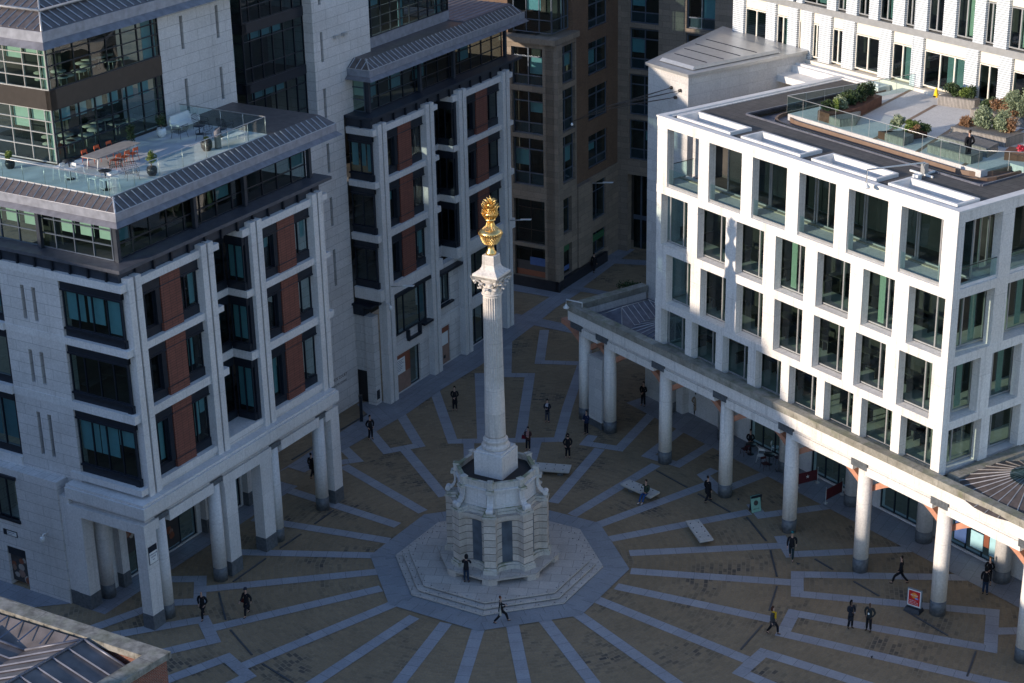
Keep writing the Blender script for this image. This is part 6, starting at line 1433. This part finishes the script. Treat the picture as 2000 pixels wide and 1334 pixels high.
def potted(label,x,y,z,h,pot,lm,pc,r=.3,crown=.35,tall=False,group=None):
    o=thing('potted_plant',label,'plant',(x,y,z),0,group)
    MB().lathe(x,y,[(r*.6,z),(r*.95,z+pot*.35),(r,z+pot*.7),(r*.85,z+pot),(r*.7,z+pot-.03),(.05,z+pot-.05)],18).build('pot',pc,o)
    mb=MB(); 
    for k in range(5): a=rp.random()*6.28; mb.tube([(x,y,z+pot-.05),(x+.05*math.cos(a),y+.05*math.sin(a),z+pot+h*.3),(x+crown*.5*math.cos(a),y+crown*.5*math.sin(a),z+pot+h*.8)],.018,5,.006)
    mb.build('stem',TB,o)
    leaves((x,y,z+pot+h*.5),(crown,crown,h*.55),900,.06,rp).build('foliage',lm,o)
potted('yellow green bush in a dark round pot by the terrace rail',*Lp(5.7,2.15),25.21,.85,.5,LF2,BLKM,.3,.33)
potted('small olive tree in a white tapered pot by the stone wall',*Lp(11.9,6.8),25.21,1.0,.55,LF1,WHT,.28,.36)
potted('dark leafy shrub in a white pot behind the long table',*Lp(9.0,6.5),25.21,1.1,.5,LF1,WHT,.26,.36)
potted('low plant in a large black bowl near the grey cylinder',*Lp(10.9,2.6),25.21,.25,.6,LF1,BLKM,.34,.2)
potted('small yellow green shrub in a dark pot on the side of the terrace',*Lp(3.1,10.2),25.21,.6,.45,LF2,BLKM,.28,.25)
Rp=lambda u,v:RF(u,v,0)[:2]
def planter(label,poly,z0,z1,mat,plants,wd=False,name='planter_box'):
    c=(sum(p[0] for p in poly)/len(poly),sum(p[1] for p in poly)/len(poly)); o=thing(name,label,'planter',RF(c[0],c[1],z0))
    P=[RF(*p,0)[:2] for p in poly]
    MB().prism(P,z0,z1,top=not wd).build('box',mat,o)
    if wd: MB().prism(P,z1-.02,z1+.03).build('slatted_top',WDV,o)
    for (u,v,r,h,lm,n) in plants: leaves((*Rp(u,v),z1+h*.42),(r*1.25,r*1.25,h*.66),int(n*3),.08,rp).build('foliage',lm,o)
    return o
uvang(124.2)
Z=23.9
planter('corten steel planter with dark evergreen shrubs beside the terrace glass',[(24.7,7.3),(23.7,7.3),(23.4,9.0),(24.7,12.9),(25.6,12.9),(25.3,9)],Z,Z+.6,COR,[(24.5,7.9,.45,.7,LF1,350),(24.2,8.9,.5,.9,LF3,450),(24.6,9.9,.6,1.0,LF1,600),(24.9,11,.6,1.1,LF1,600),(25.0,12.0,.6,1.0,LF1,500),(24.0,8.2,.3,.9,LF2,150)])
planter('grey slatted bench end beside the corten planter',[(23.65,7.25),(22.7,7.2),(22.3,8.2),(23.3,9.6)],Z,Z+.45,WDG,[],True,'slatted_bench')
planter('small corten planter with a round silver shrub and a green bush',[(19.5,7.2),(18.95,7.2),(18.5,9.6),(17.8,9.6),(18.3,7.9)],Z,Z+.45,COR,[(19.0,8.3,.5,1.1,LF3,600),(18.3,8.9,.6,.8,LF2,500),(17.8,9.2,.5,.7,LF1,300),(17.9,8.6,.35,.5,LF4,200)])
planter('pale slatted bench in front of the small corten planter',[(18.9,7.15),(17.4,7.1),(17.6,8.2),(18.7,8.2)],Z,Z+.45,WDG,[],True,'slatted_bench')
planter('pale slatted bench along the glass behind the man on the terrace',[(15.7,7.3),(12.5,7.4),(12.6,8.5),(15.7,8.4)],Z,Z+.45,WDG,[],True,'slatted_bench')
planter('wide dark slatted platform bench in the middle of the terrace',[(16.4,9.0),(12.8,9.1),(13.2,10.5),(16.4,10.5)],Z,Z+.5,WDG,[],True,'slatted_bench')
planter('long slatted planter with silver shrubs and rust coloured grasses',[(17.2,10.9),(13.5,11.5),(13.6,13.2),(17.1,12.4)],Z,Z+.55,WDG,[(15.9,12.2,.7,1.4,LF3,900),(14.9,12.6,.7,1.5,LF3,900),(16.8,11.8,.45,.8,LF4,400),(14.2,12.7,.5,.9,LF4,400),(15.3,12.9,.6,.8,LF2,300)],True)
planter('slatted planter with clipped green bushes beside the terrace door',[(22.5,15.6),(20.2,16.4),(20.3,17.0),(22.6,17.0)],Z,Z+.6,WDG,[(22.0,16.4,.55,.9,LF1,550),(21.1,16.6,.5,.8,LF2,350),(20.8,16.7,.45,.9,LF1,300)],True)
planter('rearmost slatted planter with a bank of tall silver shrubs',[(19.3,15.0),(14.0,15.9),(14.0,17.0),(19.3,17.0)],Z,Z+.5,WDG,[(18.6,15.8,.5,.8,LF1,300),(17.8,16.0,.7,.9,LF4,600),(16.9,16.1,.8,1.7,LF3,1000),(15.8,16.2,.8,1.8,LF3,1000),(14.8,16.3,.8,1.9,LF3,1000),(16.9,15.6,.5,.7,LF4,350)],True)
planter('rust coloured corner planter with red flowers at the right edge',[(11.9,9.5),(9.0,11.4),(9.4,12.2),(12.3,10.4)],Z,Z+.55,COR,[(11.3,10.2,.35,.45,leafmat('red_petals',(.35,.02,.04),(.6,.05,.08)),160),(10.9,11.2,.6,1.2,LF4,500),(10.2,11.8,.7,1.5,LF3,700)])
ys=thing('warning_cone','bright yellow folded caution sign standing by the terrace door','sign',RF(23.9,17.0,Z)); MB().hull([RF(u,v,Z) for u,v in ((24.05,16.9),(23.75,16.9),(23.75,17.1),(24.05,17.1))],[RF(u,v,Z+.6) for u,v in ((23.95,16.97),(23.85,16.97),(23.85,17.02),(23.95,17.02))]).build('panel',plain('safety_yellow',(.9,.55,.0)),ys); MB().box(R,23.8,24.0,16.86,16.9,Z+.02,Z+.1).build('foot',BLKM,ys)
bs=thing('ground_shrub','low black green shrub on the paving by the brown brick building','shrub',(12.2,44.5,0))
leaves((12.0,45.2,.5),(1.9,1.3,.8),1800,.10,rp).build('foliage',LF1,bs); MB().tube([(12,45.2,0),(12,45.2,.6)],.08,6).build('stem',TB,bs)
# ================= lamps and fittings =================
def arm_lamp(label,base,tip,group):
    o=thing('wall_lamp',label,'lamp',base,0,group); A=Vector(base);B=Vector(tip); d=(B-A).normalized()
    MB().tube([A,A.lerp(B,.6)],.045,6).build('arm',FRL,o); n=Vector((-d.y,d.x,0))*.16
    mb=MB(); s=A.lerp(B,.5); mb.hull([tuple(s+n*.4),tuple(B+n),tuple(B-n),tuple(s-n*.4)],[tuple(s+n*.3+Vector((0,0,.1))),tuple(B+n*.7+Vector((0,0,.05))),tuple(B-n*.7+Vector((0,0,.05))),tuple(s-n*.3+Vector((0,0,.1)))]); mb.build('lamp_head',WHT,o)
arm_lamp('grey arm lamp on the left post of the rear dark windowed block',LF(33.0,5.7,9.0),LF(33.4,4.0,9.2),'arm lamps on the facades')
arm_lamp('grey arm lamp on the last post of the rear block, behind the golden urn',LF(49.6,5.7,9.0),LF(50.0,4.0,9.2),'arm lamps on the facades')
arm_lamp('grey arm lamp on the brown brick building above its base',LF(64.2,6.2,7.9),LF(64.6,4.4,8.1),'arm lamps on the facades')
cctv(LF,32.3,7.7,5.8,'white dome camera at the corner of the rear block above the dark door')
def bracket_lamp(label,p0,p1,dz,z):
    o=thing('bracket_lamp',label,'lamp',p0,0); A=Vector(p0);B=Vector(p1)
    MB().tube([A,A+Vector((0,0,dz)),B+Vector((0,0,dz)),B],.05,6).build('bracket',WHT,o)
    MB().lathe(B.x,B.y,[(.08,B.z-.32),(.21,B.z-.28),(.22,B.z-.22),(.10,B.z-.10),(.05,B.z+.02)],16).build('lamp_shade',WHT,o)
bracket_lamp('white lamp on an angled bracket at the left end of the arcade coping',RF(39.3,.1,8.72),RF(40.0,-.75,8.95),.35,0)
bracket_lamp('white lamp on a long boom reaching over the parapet of the sunlit roof',RF(12.9,4.0,23.8),RF(13.0,-.4,24.2),.75,0)
gy=thing('roof_winch','white steel winch frame on the sunlit roof beside the skylights','machine',RF(13.3,4.4,23.8))
MB().box(R,12.2,13.9,3.95,4.05,23.82,23.92).box(R,12.85,12.95,2.6,4.9,23.82,23.92).build('base_frame',WHT,gy); MB().box(R,12.75,13.05,3.9,4.2,23.95,24.5).build('winch_box',FRL,gy); MB().box(R,12.4,12.8,3.0,3.3,23.82,24.1).build('counterweight',WHT,gy)
bp_=thing('bollard_post','slim dark metal post by the passage behind the colonnade','post',(-9.5,20.9,0))
MB().box(lambda s,t,z:(-9.5+s,20.9+t,z),-.11,.11,-.11,.11,.03,2.0).build('post_body',FRM,bp_); MB().box(lambda s,t,z:(-9.5+s,20.9+t,z),-.13,.13,-.13,.13,2.0,2.05).build('post_cap',FRG,bp_)
# pigeons
def pigeon(label,x,y,a,z=.0):
    o=local('pigeon',label,'bird','pigeons on the setts')
    m=MATS.get('pigeon_feathers') or plain('pigeon_feathers',(.05,.055,.065),.6,var=.3,scale=30)
    skinned([[((0,-.14,.10),.012),((0,-.07,.12),.04),((0,.02,.125),.055),((0,.08,.15),.035),((0,.10,.20),.026),((0,.135,.205),.012)],[((0,.02,.125),.055),((.02,.02,.05),.010),((.02,.03,.008),.008)],[((0,.02,.125),.055),((-.02,.02,.05),.010),((-.02,.03,.008),.008)]],'body',m,o,1)
    MB().hull([(-.006,.145,.198),(.006,.145,.198),(.006,.15,.204),(-.006,.15,.204)],[(-.002,.17,.196),(.002,.17,.196),(.002,.17,.2),(-.002,.17,.2)]).build('beak',BLKM,o)
    place(o,(x,y,z),R_(a))
pigeon('dark pigeon on the setts beside the third arcade column',15.54,7.3,200); pigeon('dark pigeon below the striding man in the beanie',17.99,-1.25,80); pigeon('dark pigeon on a granite band at the lower right',20.3,-11.7,140); pigeon('dark pigeon under the arcade near the cafe chairs',18.6,11.2,20)
pigeon('pigeon perched on the arcade capital above the fifth column',*RF(12.9,-.1,0)[:2],40,7.42); pigeon('pigeon perched on the arcade capital above the sixth column',*RF(6.7,-.1,0)[:2],60,7.42)
for o in bpy.data.objects:
    if '_o' in o: del o['_o']
